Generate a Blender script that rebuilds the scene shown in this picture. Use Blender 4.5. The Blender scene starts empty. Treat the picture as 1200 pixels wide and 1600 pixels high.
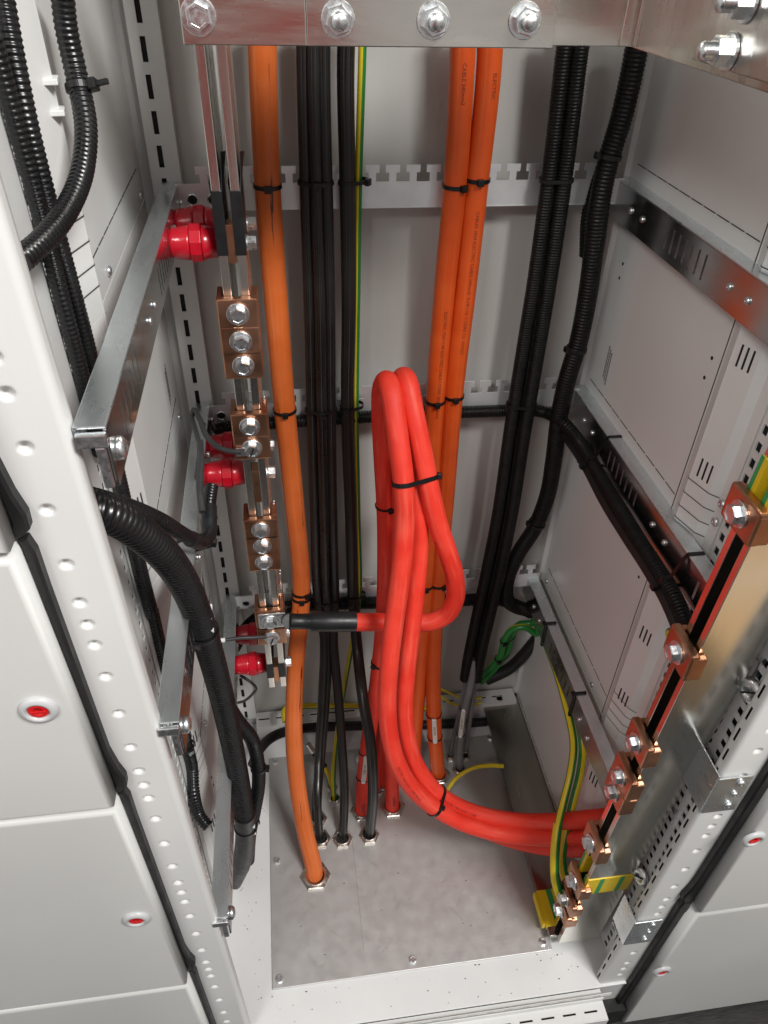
import bpy, bmesh, math, random
from mathutils import Vector, Matrix
random.seed(7)
scene = bpy.context.scene
COL = scene.collection
# ------------------------------------------------------------------ camera
CX, CY, CZ = .115, -.4118, 1.3733
PIT, YAW, ROL, FOC = .6734, .1534, .0297, 1151.0
_f = Vector((math.sin(YAW)*math.cos(PIT), math.cos(YAW)*math.cos(PIT), -math.sin(PIT)))
_r0 = Vector((math.cos(YAW), -math.sin(YAW), 0)); _u0 = _r0.cross(_f)
_r = _r0*math.cos(ROL) + _u0*math.sin(ROL); _u = -_r0*math.sin(ROL) + _u0*math.cos(ROL)
CAM = Vector((CX, CY, CZ))
cd = bpy.data.cameras.new('camera'); cam = bpy.data.objects.new('camera', cd); COL.objects.link(cam)
cam.matrix_world = Matrix(((_r.x, _u.x, -_f.x, CX), (_r.y, _u.y, -_f.y, CY), (_r.z, _u.z, -_f.z, CZ), (0, 0, 0, 1)))
cd.sensor_fit = 'VERTICAL'; cd.sensor_height = 36; cd.lens = 36*FOC/1600; cd.clip_start = .02; cd.clip_end = 60
scene.camera = cam
# ------------------------------------------------------------------ world, lamps, exposure
w = bpy.data.worlds.new('World'); scene.world = w; w.use_nodes = True
wb = w.node_tree.nodes['Background']; wb.inputs[0].default_value = (1.0, .985, .96, 1); wb.inputs[1].default_value = .33
def area(name, loc, aim, sx, sy, e, col=(1, .98, .95)):
    l = bpy.data.lights.new(name, 'AREA'); l.shape = 'RECTANGLE'; l.size = sx; l.size_y = sy; l.energy = e; l.color = col
    o = bpy.data.objects.new(name, l); COL.objects.link(o); o.location = loc
    o.rotation_euler = (Vector(aim)-Vector(loc)).to_track_quat('-Z', 'Y').to_euler(); return o
area('ceiling_lamp', (1.05, -1.15, 2.7), (.2, .3, .6), .75, .4, 60)
area('ceiling_lamp_far', (-1.2, -1.9, 2.75), (-.1, .0, .7), .9, .4, 26)
scene.view_settings.view_transform = 'Standard'; scene.view_settings.look = 'None'
scene.view_settings.exposure = .18; scene.view_settings.gamma = 1
scene.cycles.max_bounces = 8

# ------------------------------------------------------------------ measuring helpers
def at(px, py, ax, v):
    """photo sight line -> point on the plane ax = v (metres)"""
    d = _f + _r*((px-600)/FOC) - _u*((py-800)/FOC); i = 'xyz'.index(ax)
    return CAM + d*((v-CAM[i])/d[i])
def Y(px, py, y): return at(px, py, 'y', y)
def X(px, py, x): return at(px, py, 'x', x)
def Z(px, py, z): return at(px, py, 'z', z)
def img(p):
    d = p-CAM; k = d.dot(_f); return 600+FOC*d.dot(_r)/k, 800-FOC*d.dot(_u)/k

# ------------------------------------------------------------------ materials
def mat(name, base, rough=.5, metal=0., var=.0, vscale=8., rvar=0., bump=0., bscale=200., stretch=(1, 1, 1), base2=None, coat=0., spec=.5, v2=0., detail=4., uv=False, contrast=(.35, .65)):
    m = bpy.data.materials.new(name); m.use_nodes = True; n = m.node_tree.nodes; L = m.node_tree.links
    b = n['Principled BSDF']; b.inputs['Base Color'].default_value = (*base, 1); b.inputs['Roughness'].default_value = rough
    b.inputs['Metallic'].default_value = metal; b.inputs['Coat Weight'].default_value = coat; b.inputs['Specular IOR Level'].default_value = spec
    tc = n.new('ShaderNodeTexCoord'); mp = n.new('ShaderNodeMapping'); mp.inputs['Scale'].default_value = stretch
    ge = n.new('ShaderNodeNewGeometry'); L.new(tc.outputs['UV'] if uv else ge.outputs['Position'], mp.inputs[0])
    if var or base2:
        nz = n.new('ShaderNodeTexNoise'); nz.inputs['Scale'].default_value = vscale; nz.inputs['Detail'].default_value = detail
        L.new(mp.outputs[0], nz.inputs['Vector'])
        rp = n.new('ShaderNodeValToRGB'); e = rp.color_ramp.elements; e[0].position, e[1].position = contrast
        b2 = base2 or tuple(min(1, c*(1+var)) for c in base); b1 = base if base2 else tuple(c*(1-var) for c in base)
        e[0].color = (*b1, 1); e[1].color = (*b2, 1)
        L.new(nz.outputs['Fac'], rp.inputs[0]); L.new(rp.outputs[0], b.inputs['Base Color'])
    if rvar:
        nr = n.new('ShaderNodeTexNoise'); nr.inputs['Scale'].default_value = vscale*2.3; nr.inputs['Detail'].default_value = 5
        L.new(mp.outputs[0], nr.inputs['Vector'])
        mr = n.new('ShaderNodeMapRange'); mr.inputs[1].default_value = .3; mr.inputs[2].default_value = .7
        mr.inputs[3].default_value = max(.03, rough-rvar); mr.inputs[4].default_value = rough+rvar
        L.new(nr.outputs['Fac'], mr.inputs[0]); L.new(mr.outputs[0], b.inputs['Roughness'])
    if bump:
        nb = n.new('ShaderNodeTexNoise'); nb.inputs['Scale'].default_value = bscale; nb.inputs['Detail'].default_value = 3
        L.new(mp.outputs[0], nb.inputs['Vector'])
        bp = n.new('ShaderNodeBump'); bp.inputs['Strength'].default_value = bump; bp.inputs['Distance'].default_value = .001
        L.new(nb.outputs['Fac'], bp.inputs['Height']); L.new(bp.outputs[0], b.inputs['Normal'])
    return m
M = {}
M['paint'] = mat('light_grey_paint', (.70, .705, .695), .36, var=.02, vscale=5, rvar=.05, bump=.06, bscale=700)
M['paintback'] = mat('rear_grey_paint', (.53, .525, .505), .33, var=.07, vscale=3, rvar=.06, bump=.05, bscale=600, stretch=(6, 6, .6))  # vertical tone bands in the colour stand for soft reflections
M['paintdoor'] = mat('door_paint', (.64, .645, .63), .42, var=.02, vscale=4, rvar=.05, bump=.10, bscale=900)
M['paintfloor'] = mat('base_paint', (.74, .75, .75), .4, var=.03, vscale=9, rvar=.08, bump=.05, bscale=500)
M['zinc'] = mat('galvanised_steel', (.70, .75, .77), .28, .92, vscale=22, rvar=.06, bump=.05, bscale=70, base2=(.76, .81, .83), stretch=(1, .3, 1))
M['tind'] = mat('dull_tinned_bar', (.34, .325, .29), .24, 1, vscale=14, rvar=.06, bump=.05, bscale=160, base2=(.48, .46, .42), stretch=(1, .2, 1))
M['zincw'] = mat('galvanised_web_darkened', (.50, .525, .535), .19, 1, vscale=20, rvar=.05, bump=.05, bscale=70, base2=(.66, .69, .70), stretch=(1, .3, 1))  # same zinc as the flange, darkened in colour for its dark reflections
M['zincr'] = mat('galvanised_comb_sheet', (.80, .84, .86), .36, .62, vscale=24, rvar=.06, bump=.05, bscale=70, base2=(.90, .94, .95))
M['tin'] = mat('tinned_bar', (.70, .68, .64), .27, 1, vscale=14, rvar=.09, bump=.10, bscale=240, base2=(.80, .77, .71), stretch=(1, 1, .2))
M['tinr'] = mat('tinned_bar_polished', (.70, .68, .64), .19, 1, vscale=10, rvar=.05, bump=.05, bscale=160, base2=(.80, .77, .71), stretch=(1, 1, .2))
M['tinh'] = mat('tinned_bar_brushed', (.68, .66, .61), .24, 1, vscale=12, rvar=.1, bump=.14, bscale=200, base2=(.82, .79, .73), stretch=(.25, 1, 1))
M['copper'] = mat('bare_copper', (.50, .235, .135), .33, 1, vscale=18, rvar=.07, bump=.05, bscale=240, base2=(.70, .385, .25))
M['bolt'] = mat('zinc_bolt', (.74, .77, .79), .34, 1, vscale=120, rvar=.1, bump=.1, bscale=500, base2=(.84, .86, .87))
M['nickel'] = mat('nickel_gland', (.50, .47, .43), .30, 1, vscale=60, rvar=.08, base2=(.75, .70, .64))
M['black_hole'] = mat('dark_recess', (.008, .008, .008), .7)  # near-black that stands for the darkness in slots and holes; filings share it
M['insul'] = mat('red_insulator_plastic', (.52, .004, .018), .3, var=.06, vscale=30, rvar=.06, coat=.3)
M['rubber'] = mat('black_rubber', (.009, .009, .0095), .5, var=.3, vscale=20, rvar=.1, bump=.15, bscale=300)
M['shrink'] = mat('black_heat_shrink', (.009, .0095, .011), .42, var=.25, vscale=40, rvar=.08, bump=.2, bscale=160)
M['conduit'] = mat('black_corrugated_plastic', (.007, .007, .008), .28, var=.25, vscale=25, rvar=.06, spec=.5)
M['conduitd'] = mat('black_corrugated_plastic_dusty', (.0045, .0045, .0045), .42, vscale=60, rvar=.1, base2=(.009, .0088, .0085), spec=.22)
M['tie'] = mat('black_nylon', (.006, .006, .0065), .36)
M['clip'] = mat('white_nylon', (.78, .79, .78), .4)
M['greycable'] = mat('grey_sheath', (.19, .19, .195), .45, var=.12, vscale=30)
M['greywire'] = mat('dark_grey_wire', (.035, .036, .038), .45, var=.2, vscale=40)
M['marker'] = mat('marker_sleeve_plastic', (.62, .60, .55), .35, var=.05, vscale=60)
M['ink'] = mat('black_ink', (.015, .013, .012), .6)
M['inkred'] = mat('dark_print', (.11, .018, .010), .6)
M['inkor'] = mat('brown_print', (.20, .030, .006), .6)
M['grey_ink'] = mat('grey_print', (.06, .06, .06), .6)
M['yellow'] = mat('yellow_tape', (.80, .58, .02), .33, var=.05, vscale=40)
M['green'] = mat('green_tape', (.03, .32, .10), .33, var=.05, vscale=40)
M['lockred'] = mat('red_lock_insert', (.60, .012, .014), .3, coat=.4)
M['lockgrey'] = mat('grey_lock_ring', (.50, .51, .52), .35)
M['seam'] = mat('seam_gap', (.05, .05, .05), .8)
M['roomfloor'] = mat('dark_ribbed_flooring', (.018, .016, .016), .55, var=.4, vscale=30, rvar=.1, bump=.5, bscale=60, stretch=(1, 8, 1))
M['swarf'] = mat('swarf_shavings', (.75, .74, .72), .4, .3)
M['jacket'] = mat('red_work_jacket', (.50, .035, .022), .75, var=.1, vscale=12)
M['trouser'] = mat('dark_trousers', (.03, .035, .05), .8)
M['skin'] = mat('skin', (.45, .26, .18), .55)

def plate_material():
    m = mat('stainless_gland_plate', (.535, .53, .52), .46, .55, vscale=22, rvar=.08, bump=.0, base2=(.575, .57, .56), detail=10, contrast=(.25, .75))
    n = m.node_tree.nodes; L = m.node_tree.links; b = n['Principled BSDF']
    tc = n.new('ShaderNodeTexCoord'); hs = []
    for rot, sc in ((.5, (420, 9, 1)), (-.7, (9, 380, 1)), (1.2, (300, 12, 1))):
        mp = n.new('ShaderNodeMapping'); mp.inputs['Rotation'].default_value = (0, 0, rot); mp.inputs['Scale'].default_value = sc
        L.new(tc.outputs['Object'], mp.inputs[0])
        nz = n.new('ShaderNodeTexNoise'); nz.inputs['Scale'].default_value = 1.; nz.inputs['Detail'].default_value = 6
        L.new(mp.outputs[0], nz.inputs['Vector']); hs.append(nz)
    a = n.new('ShaderNodeMath'); a.operation = 'ADD'; L.new(hs[0].outputs['Fac'], a.inputs[0]); L.new(hs[1].outputs['Fac'], a.inputs[1])
    a2 = n.new('ShaderNodeMath'); a2.operation = 'ADD'; L.new(a.outputs[0], a2.inputs[0]); L.new(hs[2].outputs['Fac'], a2.inputs[1])
    bp = n.new('ShaderNodeBump'); bp.inputs['Strength'].default_value = .18; bp.inputs['Distance'].default_value = .0006
    L.new(a2.outputs[0], bp.inputs['Height']); L.new(bp.outputs[0], b.inputs['Normal'])
    return m
M['plate'] = plate_material()

def cable_material(name, c1, c2, streak, rough=.45, sscale=(3, .7), amt=(.5, .72), dust=None, scuff=None):
    """sheath: mottled colour plus streaks that run along the cable (UV: u round, v metres along)"""
    m = bpy.data.materials.new(name); m.use_nodes = True; n = m.node_tree.nodes; L = m.node_tree.links; b = n['Principled BSDF']
    tc = n.new('ShaderNodeTexCoord')
    nz = n.new('ShaderNodeTexNoise'); nz.inputs['Scale'].default_value = 22; nz.inputs['Detail'].default_value = 6
    L.new(tc.outputs['Object'], nz.inputs['Vector'])
    rp = n.new('ShaderNodeValToRGB'); rp.color_ramp.elements[0].position = .36; rp.color_ramp.elements[1].position = .66
    rp.color_ramp.elements[0].color = (*c1, 1); rp.color_ramp.elements[1].color = (*c2, 1); L.new(nz.outputs['Fac'], rp.inputs[0])
    mp = n.new('ShaderNodeMapping'); mp.inputs['Scale'].default_value = (sscale[0]*10, sscale[1]*10, 1); L.new(tc.outputs['UV'], mp.inputs[0])
    ns = n.new('ShaderNodeTexNoise'); ns.inputs['Scale'].default_value = 1; ns.inputs['Detail'].default_value = 7; L.new(mp.outputs[0], ns.inputs['Vector'])
    r2 = n.new('ShaderNodeMapRange'); r2.inputs[1].default_value = amt[0]; r2.inputs[2].default_value = amt[1]; L.new(ns.outputs['Fac'], r2.inputs[0])
    mx = n.new('ShaderNodeMix'); mx.data_type = 'RGBA'; L.new(r2.outputs[0], mx.inputs['Factor']); L.new(rp.outputs[0], mx.inputs['A']); mx.inputs['B'].default_value = (*streak, 1)
    L.new(mx.outputs['Result'], b.inputs['Base Color']); last = mx.outputs['Result']
    if scuff:
        mp2 = n.new('ShaderNodeMapping'); mp2.inputs['Scale'].default_value = (13, 6, 1); mp2.inputs['Location'].default_value = (scuff, .3, 0); L.new(tc.outputs['UV'], mp2.inputs[0])
        n2 = n.new('ShaderNodeTexNoise'); n2.inputs['Scale'].default_value = 1; n2.inputs['Detail'].default_value = 9; n2.inputs['Roughness'].default_value = .7; L.new(mp2.outputs[0], n2.inputs['Vector'])
        r3 = n.new('ShaderNodeMapRange'); r3.inputs[1].default_value = .60; r3.inputs[2].default_value = .65; L.new(n2.outputs['Fac'], r3.inputs[0])
        m2 = n.new('ShaderNodeMix'); m2.data_type = 'RGBA'; L.new(r3.outputs[0], m2.inputs['Factor']); L.new(last, m2.inputs['A']); m2.inputs['B'].default_value = (.035, .02, .012, 1)
        L.new(m2.outputs['Result'], b.inputs['Base Color'])
    mr = n.new('ShaderNodeMapRange'); mr.inputs[1].default_value = .3; mr.inputs[2].default_value = .7; mr.inputs[3].default_value = rough-.1; mr.inputs[4].default_value = rough+.12
    L.new(nz.outputs['Fac'], mr.inputs[0]); L.new(mr.outputs[0], b.inputs['Roughness'])
    bp = n.new('ShaderNodeBump'); bp.inputs['Strength'].default_value = .12; bp.inputs['Distance'].default_value = .0006
    L.new(ns.outputs['Fac'], bp.inputs['Height']); L.new(bp.outputs[0], b.inputs['Normal'])
    return m
M['red'] = cable_material('red_sheath', (.72, .029, .013), (.80, .050, .025), (.82, .115, .075), .63, (1.2, 1.1), (.52, .80))
M['orange'] = cable_material('orange_sheath', (.62, .075, .009), (.68, .095, .012), (.70, .18, .05), .36, (2.2, .25), (.52, .8))
M['orangescuffed'] = cable_material('scuffed_orange_sheath', (.62, .125, .020), (.67, .150, .030), (.74, .24, .09), .42, (1.6, .22), (.50, .82), scuff=.2)
M['black'] = cable_material('black_sheath', (.006, .006, .006), (.010, .010, .010), (.085, .075, .065), .33, (3.2, .12), (.50, .74))

def stripe_material(name, shift=0., width=.34):
    m = bpy.data.materials.new(name); m.use_nodes = True; n = m.node_tree.nodes; L = m.node_tree.links; b = n['Principled BSDF']
    tc = n.new('ShaderNodeTexCoord'); sp = n.new('ShaderNodeSeparateXYZ'); L.new(tc.outputs['UV'], sp.inputs[0])
    a = n.new('ShaderNodeMath'); a.operation = 'ADD'; a.inputs[1].default_value = shift; L.new(sp.outputs[0], a.inputs[0])
    f = n.new('ShaderNodeMath'); f.operation = 'FRACT'; L.new(a.outputs[0], f.inputs[0])
    rp = n.new('ShaderNodeValToRGB'); rp.color_ramp.interpolation = 'CONSTANT'; e = rp.color_ramp.elements
    e[0].color = (.02, .20, .035, 1); e[1].position = .5-width/2; e[1].color = (.72, .56, .02, 1)
    k = e.new(.5+width/2); k.color = (.02, .20, .035, 1)
    L.new(f.outputs[0], rp.inputs[0]); L.new(rp.outputs[0], b.inputs['Base Color']); b.inputs['Roughness'].default_value = .33
    return m
M['gy'] = stripe_material('green_yellow_sheath', .38, .30)
M['gy2'] = stripe_material('green_yellow_sheath_turned', .80, .30)
M['gyl'] = stripe_material('green_yellow_sheath_left', .28, .46)
M['gyw'] = stripe_material('green_yellow_sheath_wide', .88, .20)
M['gyb'] = stripe_material('green_yellow_sheath_back', .02, .26)
M['gys'] = stripe_material('striped_sleeve', .10, .64)
M['gy3'] = stripe_material('yellow_green_sheath', .5, .62)

# ------------------------------------------------------------------ mesh building
class MB:
    def __init__(s): s.v = []; s.f = []; s.uv = []; s.mi = []; s.sm = []
    def add(s, verts, faces, uvs=None, mi=0, smooth=False):
        o = len(s.v); s.v += [Vector(p) for p in verts]
        for i, f in enumerate(faces):
            s.f.append([o+k for k in f]); s.uv.append(uvs[i] if uvs else None); s.mi.append(mi); s.sm.append(smooth)
        return s
    def box(s, x0, x1, y0, y1, z0, z1, bev=0., mi=0, mtx=None):
        bm = bmesh.new(); bmesh.ops.create_cube(bm, size=1)
        for v in bm.verts: v.co = Vector(((x0+x1)/2+v.co.x*(x1-x0), (y0+y1)/2+v.co.y*(y1-y0), (z0+z1)/2+v.co.z*(z1-z0)))
        if bev: bmesh.ops.bevel(bm, geom=list(bm.edges), offset=bev, segments=2, profile=.6, affect='EDGES')
        if mtx: bmesh.ops.transform(bm, matrix=mtx, verts=bm.verts)
        bm.verts.index_update(); s.add([v.co.copy() for v in bm.verts], [[v.index for v in f.verts] for f in bm.faces], mi=mi); bm.free(); return s
    def lathe(s, prof, mtx=None, n=24, mi=0, smooth=True, cap=True, hexn=None):
        """prof: (radius, height) pairs turned about local z"""
        V = []; F = []
        for r, h in prof:
            for k in range(n): a = 2*math.pi*(k+.5)/n; V.append(Vector((r*math.cos(a), r*math.sin(a), h)))
        for i in range(len(prof)-1):
            for k in range(n): F.append([i*n+k, i*n+(k+1) % n, (i+1)*n+(k+1) % n, (i+1)*n+k])
        if cap:
            if prof[0][0] > 1e-6: F.append(list(range(n))[::-1])
            if prof[-1][0] > 1e-6: F.append([(len(prof)-1)*n+k for k in range(n)])
        if mtx: V = [mtx @ p for p in V]
        return s.add(V, F, mi=mi, smooth=smooth)
    def prism(s, poly, a, b, axis='y', mi=0):
        """poly in the other two axes, extruded from a to b along axis"""
        def mk(p, t):
            return {'y': (p[0], t, p[1]), 'x': (t, p[0], p[1]), 'z': (p[0], p[1], t)}[axis]
        n = len(poly); V = [mk(p, a) for p in poly]+[mk(p, b) for p in poly]
        F = [list(range(n)), list(range(n, 2*n))[::-1]]+[[i, i+n, (i+1) % n+n, (i+1) % n] for i in range(n)]
        return s.add(V, F, mi=mi)
    def grid_plate(s, us, vs, solid, fn, th, mi=0):
        """sheet of cells us x vs where solid(u,v); fn(u,v,w)->point, w = depth 0..th; holes get walls"""
        us = sorted(set(round(u, 6) for u in us)); vs = sorted(set(round(v, 6) for v in vs)); nu, nv = len(us), len(vs)
        sol = [[solid((us[i]+us[i+1])/2, (vs[j]+vs[j+1])/2) for j in range(nv-1)] for i in range(nu-1)]
        idx = {}; V = []; F = []
        def vid(i, j, k):
            if (i, j, k) not in idx: idx[(i, j, k)] = len(V); V.append(fn(us[i], vs[j], k*th))
            return idx[(i, j, k)]
        for i in range(nu-1):
            for j in range(nv-1):
                if not sol[i][j]: continue
                F.append([vid(i, j, 0), vid(i+1, j, 0), vid(i+1, j+1, 0), vid(i, j+1, 0)])
                F.append([vid(i, j, 1), vid(i, j+1, 1), vid(i+1, j+1, 1), vid(i+1, j, 1)])
                for di, dj, p, q in ((-1, 0, (i, j), (i, j+1)), (1, 0, (i+1, j), (i+1, j+1)), (0, -1, (i, j), (i+1, j)), (0, 1, (i, j+1), (i+1, j+1))):
                    a, b = i+di, j+dj
                    if not (0 <= a < nu-1 and 0 <= b < nv-1 and sol[a][b]):
                        F.append([vid(*p, 0), vid(*q, 0), vid(*q, 1), vid(*p, 1)])
        return s.add(V, F, mi=mi)
    def tube(s, pts, frames, rad, n=16, mi=0, cap=True):
        V = []; F = []; U = []
        R = len(pts); ss = [0]
        for i in range(1, R): ss.append(ss[-1]+(pts[i]-pts[i-1]).length)
        for i in range(R):
            N, B = frames[i]; r = rad(ss[i], i) if callable(rad) else rad
            for k in range(n): a = 2*math.pi*k/n; V.append(pts[i]+N*(r*math.cos(a))+B*(r*math.sin(a)))
        for i in range(R-1):
            for k in range(n):
                k2 = (k+1) % n; F.append([i*n+k, i*n+k2, (i+1)*n+k2, (i+1)*n+k])
                U.append([(k/n, ss[i]), ((k+1)/n, ss[i]), ((k+1)/n, ss[i+1]), (k/n, ss[i+1])])
        s.add(V, F, U, mi, True)
        if cap:
            s.add(V[:n], [list(range(n))[::-1]], mi=mi); s.add(V[-n:], [list(range(n))], mi=mi)
        return s

def wloc(o):
    l = Vector((0, 0, 0))
    while o: l = l+Vector(o.location); o = o.parent
    return l
def tag(o, label=None, cat=None, group=None, kind=None):
    if label: o['label'] = label
    if cat: o['category'] = cat
    if group: o['group'] = group
    if kind: o['kind'] = kind
    return o
def build(name, mb, mats, parent=None, base=None, recalc=True):
    """world-space mesh -> one object; origin at its foot (top-level) or at the parent's origin offset"""
    mats = mats if isinstance(mats, (list, tuple)) else [mats]
    if base is None:
        xs = [p.x for p in mb.v]; ys = [p.y for p in mb.v]; zs = [p.z for p in mb.v]
        base = Vector(((min(xs)+max(xs))/2, (min(ys)+max(ys))/2, min(zs)))
    base = Vector(base); me = bpy.data.meshes.new(name); me.from_pydata([p-base for p in mb.v], [], mb.f)
    for m in mats: me.materials.append(m)
    for p, mi, sm in zip(me.polygons, mb.mi, mb.sm): p.material_index = mi; p.use_smooth = sm
    if any(u for u in mb.uv):
        ul = me.uv_layers.new(name='UVMap')
        for p, u in zip(me.polygons, mb.uv):
            if u:
                for li, c in zip(p.loop_indices, u): ul.data[li].uv = c
    if recalc:
        bm = bmesh.new(); bm.from_mesh(me); bmesh.ops.recalc_face_normals(bm, faces=bm.faces); bm.to_mesh(me); bm.free()
    o = bpy.data.objects.new(name, me); COL.objects.link(o)
    if parent: o.parent = parent; o.location = base-wloc(parent)
    else: o.location = base
    return o
def thing(name, label, cat, loc, group=None):
    o = bpy.data.objects.new(name, None); COL.objects.link(o); o.location = loc; o.empty_display_size = .02
    return tag(o, label, cat, group)
def place(name, me, parent, loc, rot=None):
    o = bpy.data.objects.new(name, me); COL.objects.link(o)
    if parent: o.parent = parent; o.location = Vector(loc)-wloc(parent)
    else: o.location = loc
    if rot is not None: o.rotation_euler = rot
    return o
def proto(name, mb, m):
    me = bpy.data.meshes.new(name); me.from_pydata(mb.v, [], mb.f); me.materials.append(m)
    for p, sm in zip(me.polygons, mb.sm): p.use_smooth = sm
    bm = bmesh.new(); bm.from_mesh(me); bmesh.ops.recalc_face_normals(bm, faces=bm.faces); bm.to_mesh(me); bm.free()
    return me
def zto(d, roll=0.):
    d = Vector(d).normalized(); return (d.to_track_quat('Z', 'Y').to_matrix() @ Matrix.Rotation(roll, 3, 'Z')).to_euler()
def zmat(loc, d, roll=0.):
    return Matrix.Translation(loc) @ (Vector(d).normalized().to_track_quat('Z', 'Y').to_matrix() @ Matrix.Rotation(roll, 3, 'Z')).to_4x4()

# bolt prototypes, local +z points away from the surface
def hex_prof(r, h0, h1): return [(r, h0), (r, h1-.0012), (r*.93, h1), (r*.70, h1), (r*.66, h1-.0008), (0, h1-.0008)]
BH = proto('hex_head', MB().lathe(hex_prof(.0094, .0, .0078), n=6, smooth=False), M['bolt'])
BW = proto('washer', MB().lathe([(.0128, 0), (.0128, .0014), (.0122, .002), (.006, .002)], n=28, smooth=False), M['bolt'])
NUT = proto('nut', MB().lathe([(.0105, 0), (.0105, .008), (.0096, .0092), (.006, .0092)], n=6, smooth=False), M['bolt'])
STUD = proto('stud', MB().lathe([(.0060+.0005*(i % 2), i*.0011) for i in range(13)]+[(.0050, .0145), (0, .0148)], n=18), M['bolt'])
SW = proto('small_washer', MB().lathe([(.0062, 0), (.0062, .001), (.003, .001)], n=20, smooth=False), M['bolt'])
SH = proto('small_head', MB().lathe([(.0045, 0), (.0043, .0018), (.0030, .0030), (.0014, .0033), (.0012, .0022), (0, .0022)], n=16), M['bolt'])
SHX = proto('small_hex', MB().lathe(hex_prof(.0060, 0, .0048), n=6, smooth=False), M['bolt'])
def bolt(parent, loc, d, roll=None, name='bolt', small=False):
    d = Vector(d).normalized(); roll = random.uniform(0, 1) if roll is None else roll
    if small:
        return place(name, SH, parent, loc, zto(d, roll))
    h = place(name, BH, parent, Vector(loc)+d*.002, zto(d, roll))
    wz = bpy.data.objects.new('washer', BW); COL.objects.link(wz); wz.parent = h; wz.location = (0, 0, -.002)
    return h
def screw(parent, loc, d, s=1., name='screw'):
    o = place(name, SH, parent, loc, zto(d, random.uniform(0, 1))); o.scale = (s, s, s); return o

# paths
def spline(P, step=.004):
    P = [Vector(p) for p in P]; Q = [2*P[0]-P[1]]+P+[2*P[-1]-P[-2]]; out = []
    for i in range(1, len(Q)-2):
        p0, p1, p2, p3 = Q[i-1:i+3]; d0 = max((p1-p0).length, 1e-5)**.5; d1 = max((p2-p1).length, 1e-5)**.5; d2 = max((p3-p2).length, 1e-5)**.5
        m1 = ((p1-p0)/d0-(p2-p0)/(d0+d1)+(p2-p1)/d1)*d1; m2 = ((p2-p1)/d1-(p3-p1)/(d1+d2)+(p3-p2)/d2)*d1
        k = max(2, int((p2-p1).length/step))
        for j in range(k):
            t = j/k; t2 = t*t; t3 = t2*t
            out.append(p1*(2*t3-3*t2+1)+m1*(t3-2*t2+t)+p2*(-2*t3+3*t2)+m2*(t3-t2))
    out.append(P[-1]); return out
def frames(pts, ref=(0, -1, 0)):
    fr = []; prev = None
    for i in range(len(pts)):
        t = (pts[min(i+1, len(pts)-1)]-pts[max(i-1, 0)]).normalized()
        N = Vector(ref) if prev is None else prev
        N = (N-t*N.dot(t))
        if N.length < 1e-4: N = t.orthogonal()
        N.normalize(); fr.append((N, t.cross(N))); prev = N
    return fr
PATHS = {}
def cable(name, key, P, r, m, label, cat='cable', group=None, n=18, parent=None, taper=None, ref=(0, -1, 0)):
    pts = spline(P, max(.0035, r*.35)); fr = frames(pts, ref); mb = MB(); mb.tube(pts, fr, taper or r, n)
    o = build(name, mb, M[m], parent)
    if not parent: tag(o, label, cat, group)
    PATHS[key] = (pts, r, o); return o
def conduit(name, key, P, r, label, m='conduit', group=None, pitch=.0062, amp=.0014, n=20, parent=None, smooth_tail=0):
    """corrugated hose: real ribs"""
    pts = spline(P, .004)
    L = [0]
    for i in range(1, len(pts)): L.append(L[-1]+(pts[i]-pts[i-1]).length)
    step = pitch/5; N = int(L[-1]/step); q = []; j = 0
    for i in range(N+1):
        s = i*step
        while j < len(L)-2 and L[j+1] < s: j += 1
        t = (s-L[j])/max(1e-9, L[j+1]-L[j]); q.append(pts[j].lerp(pts[j+1], min(1, t)))
    fr = frames(q)
    lv = (0, 0, -1, -1, -.55)
    mb = MB(); mb.tube(q, fr, lambda s, i: r+amp*lv[i % 5]*(1 if True else 0), n)
    o = build(name, mb, M[m], parent)
    if not parent: tag(o, label, 'conduit', group)
    PATHS[key] = (q, r, o); return o
def near(key, px=None, py=None):
    pts = PATHS[key][0]; best = None
    for i, p in enumerate(pts):
        u, v = img(p); d = ((u-px)**2 if px is not None else 0)+((v-py)**2 if py is not None else 0)
        if best is None or d < best[0]: best = (d, i)
    i = best[1]; t = (pts[min(i+1, len(pts)-1)]-pts[max(i-1, 0)]).normalized(); return pts[i].copy(), t, i
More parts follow.
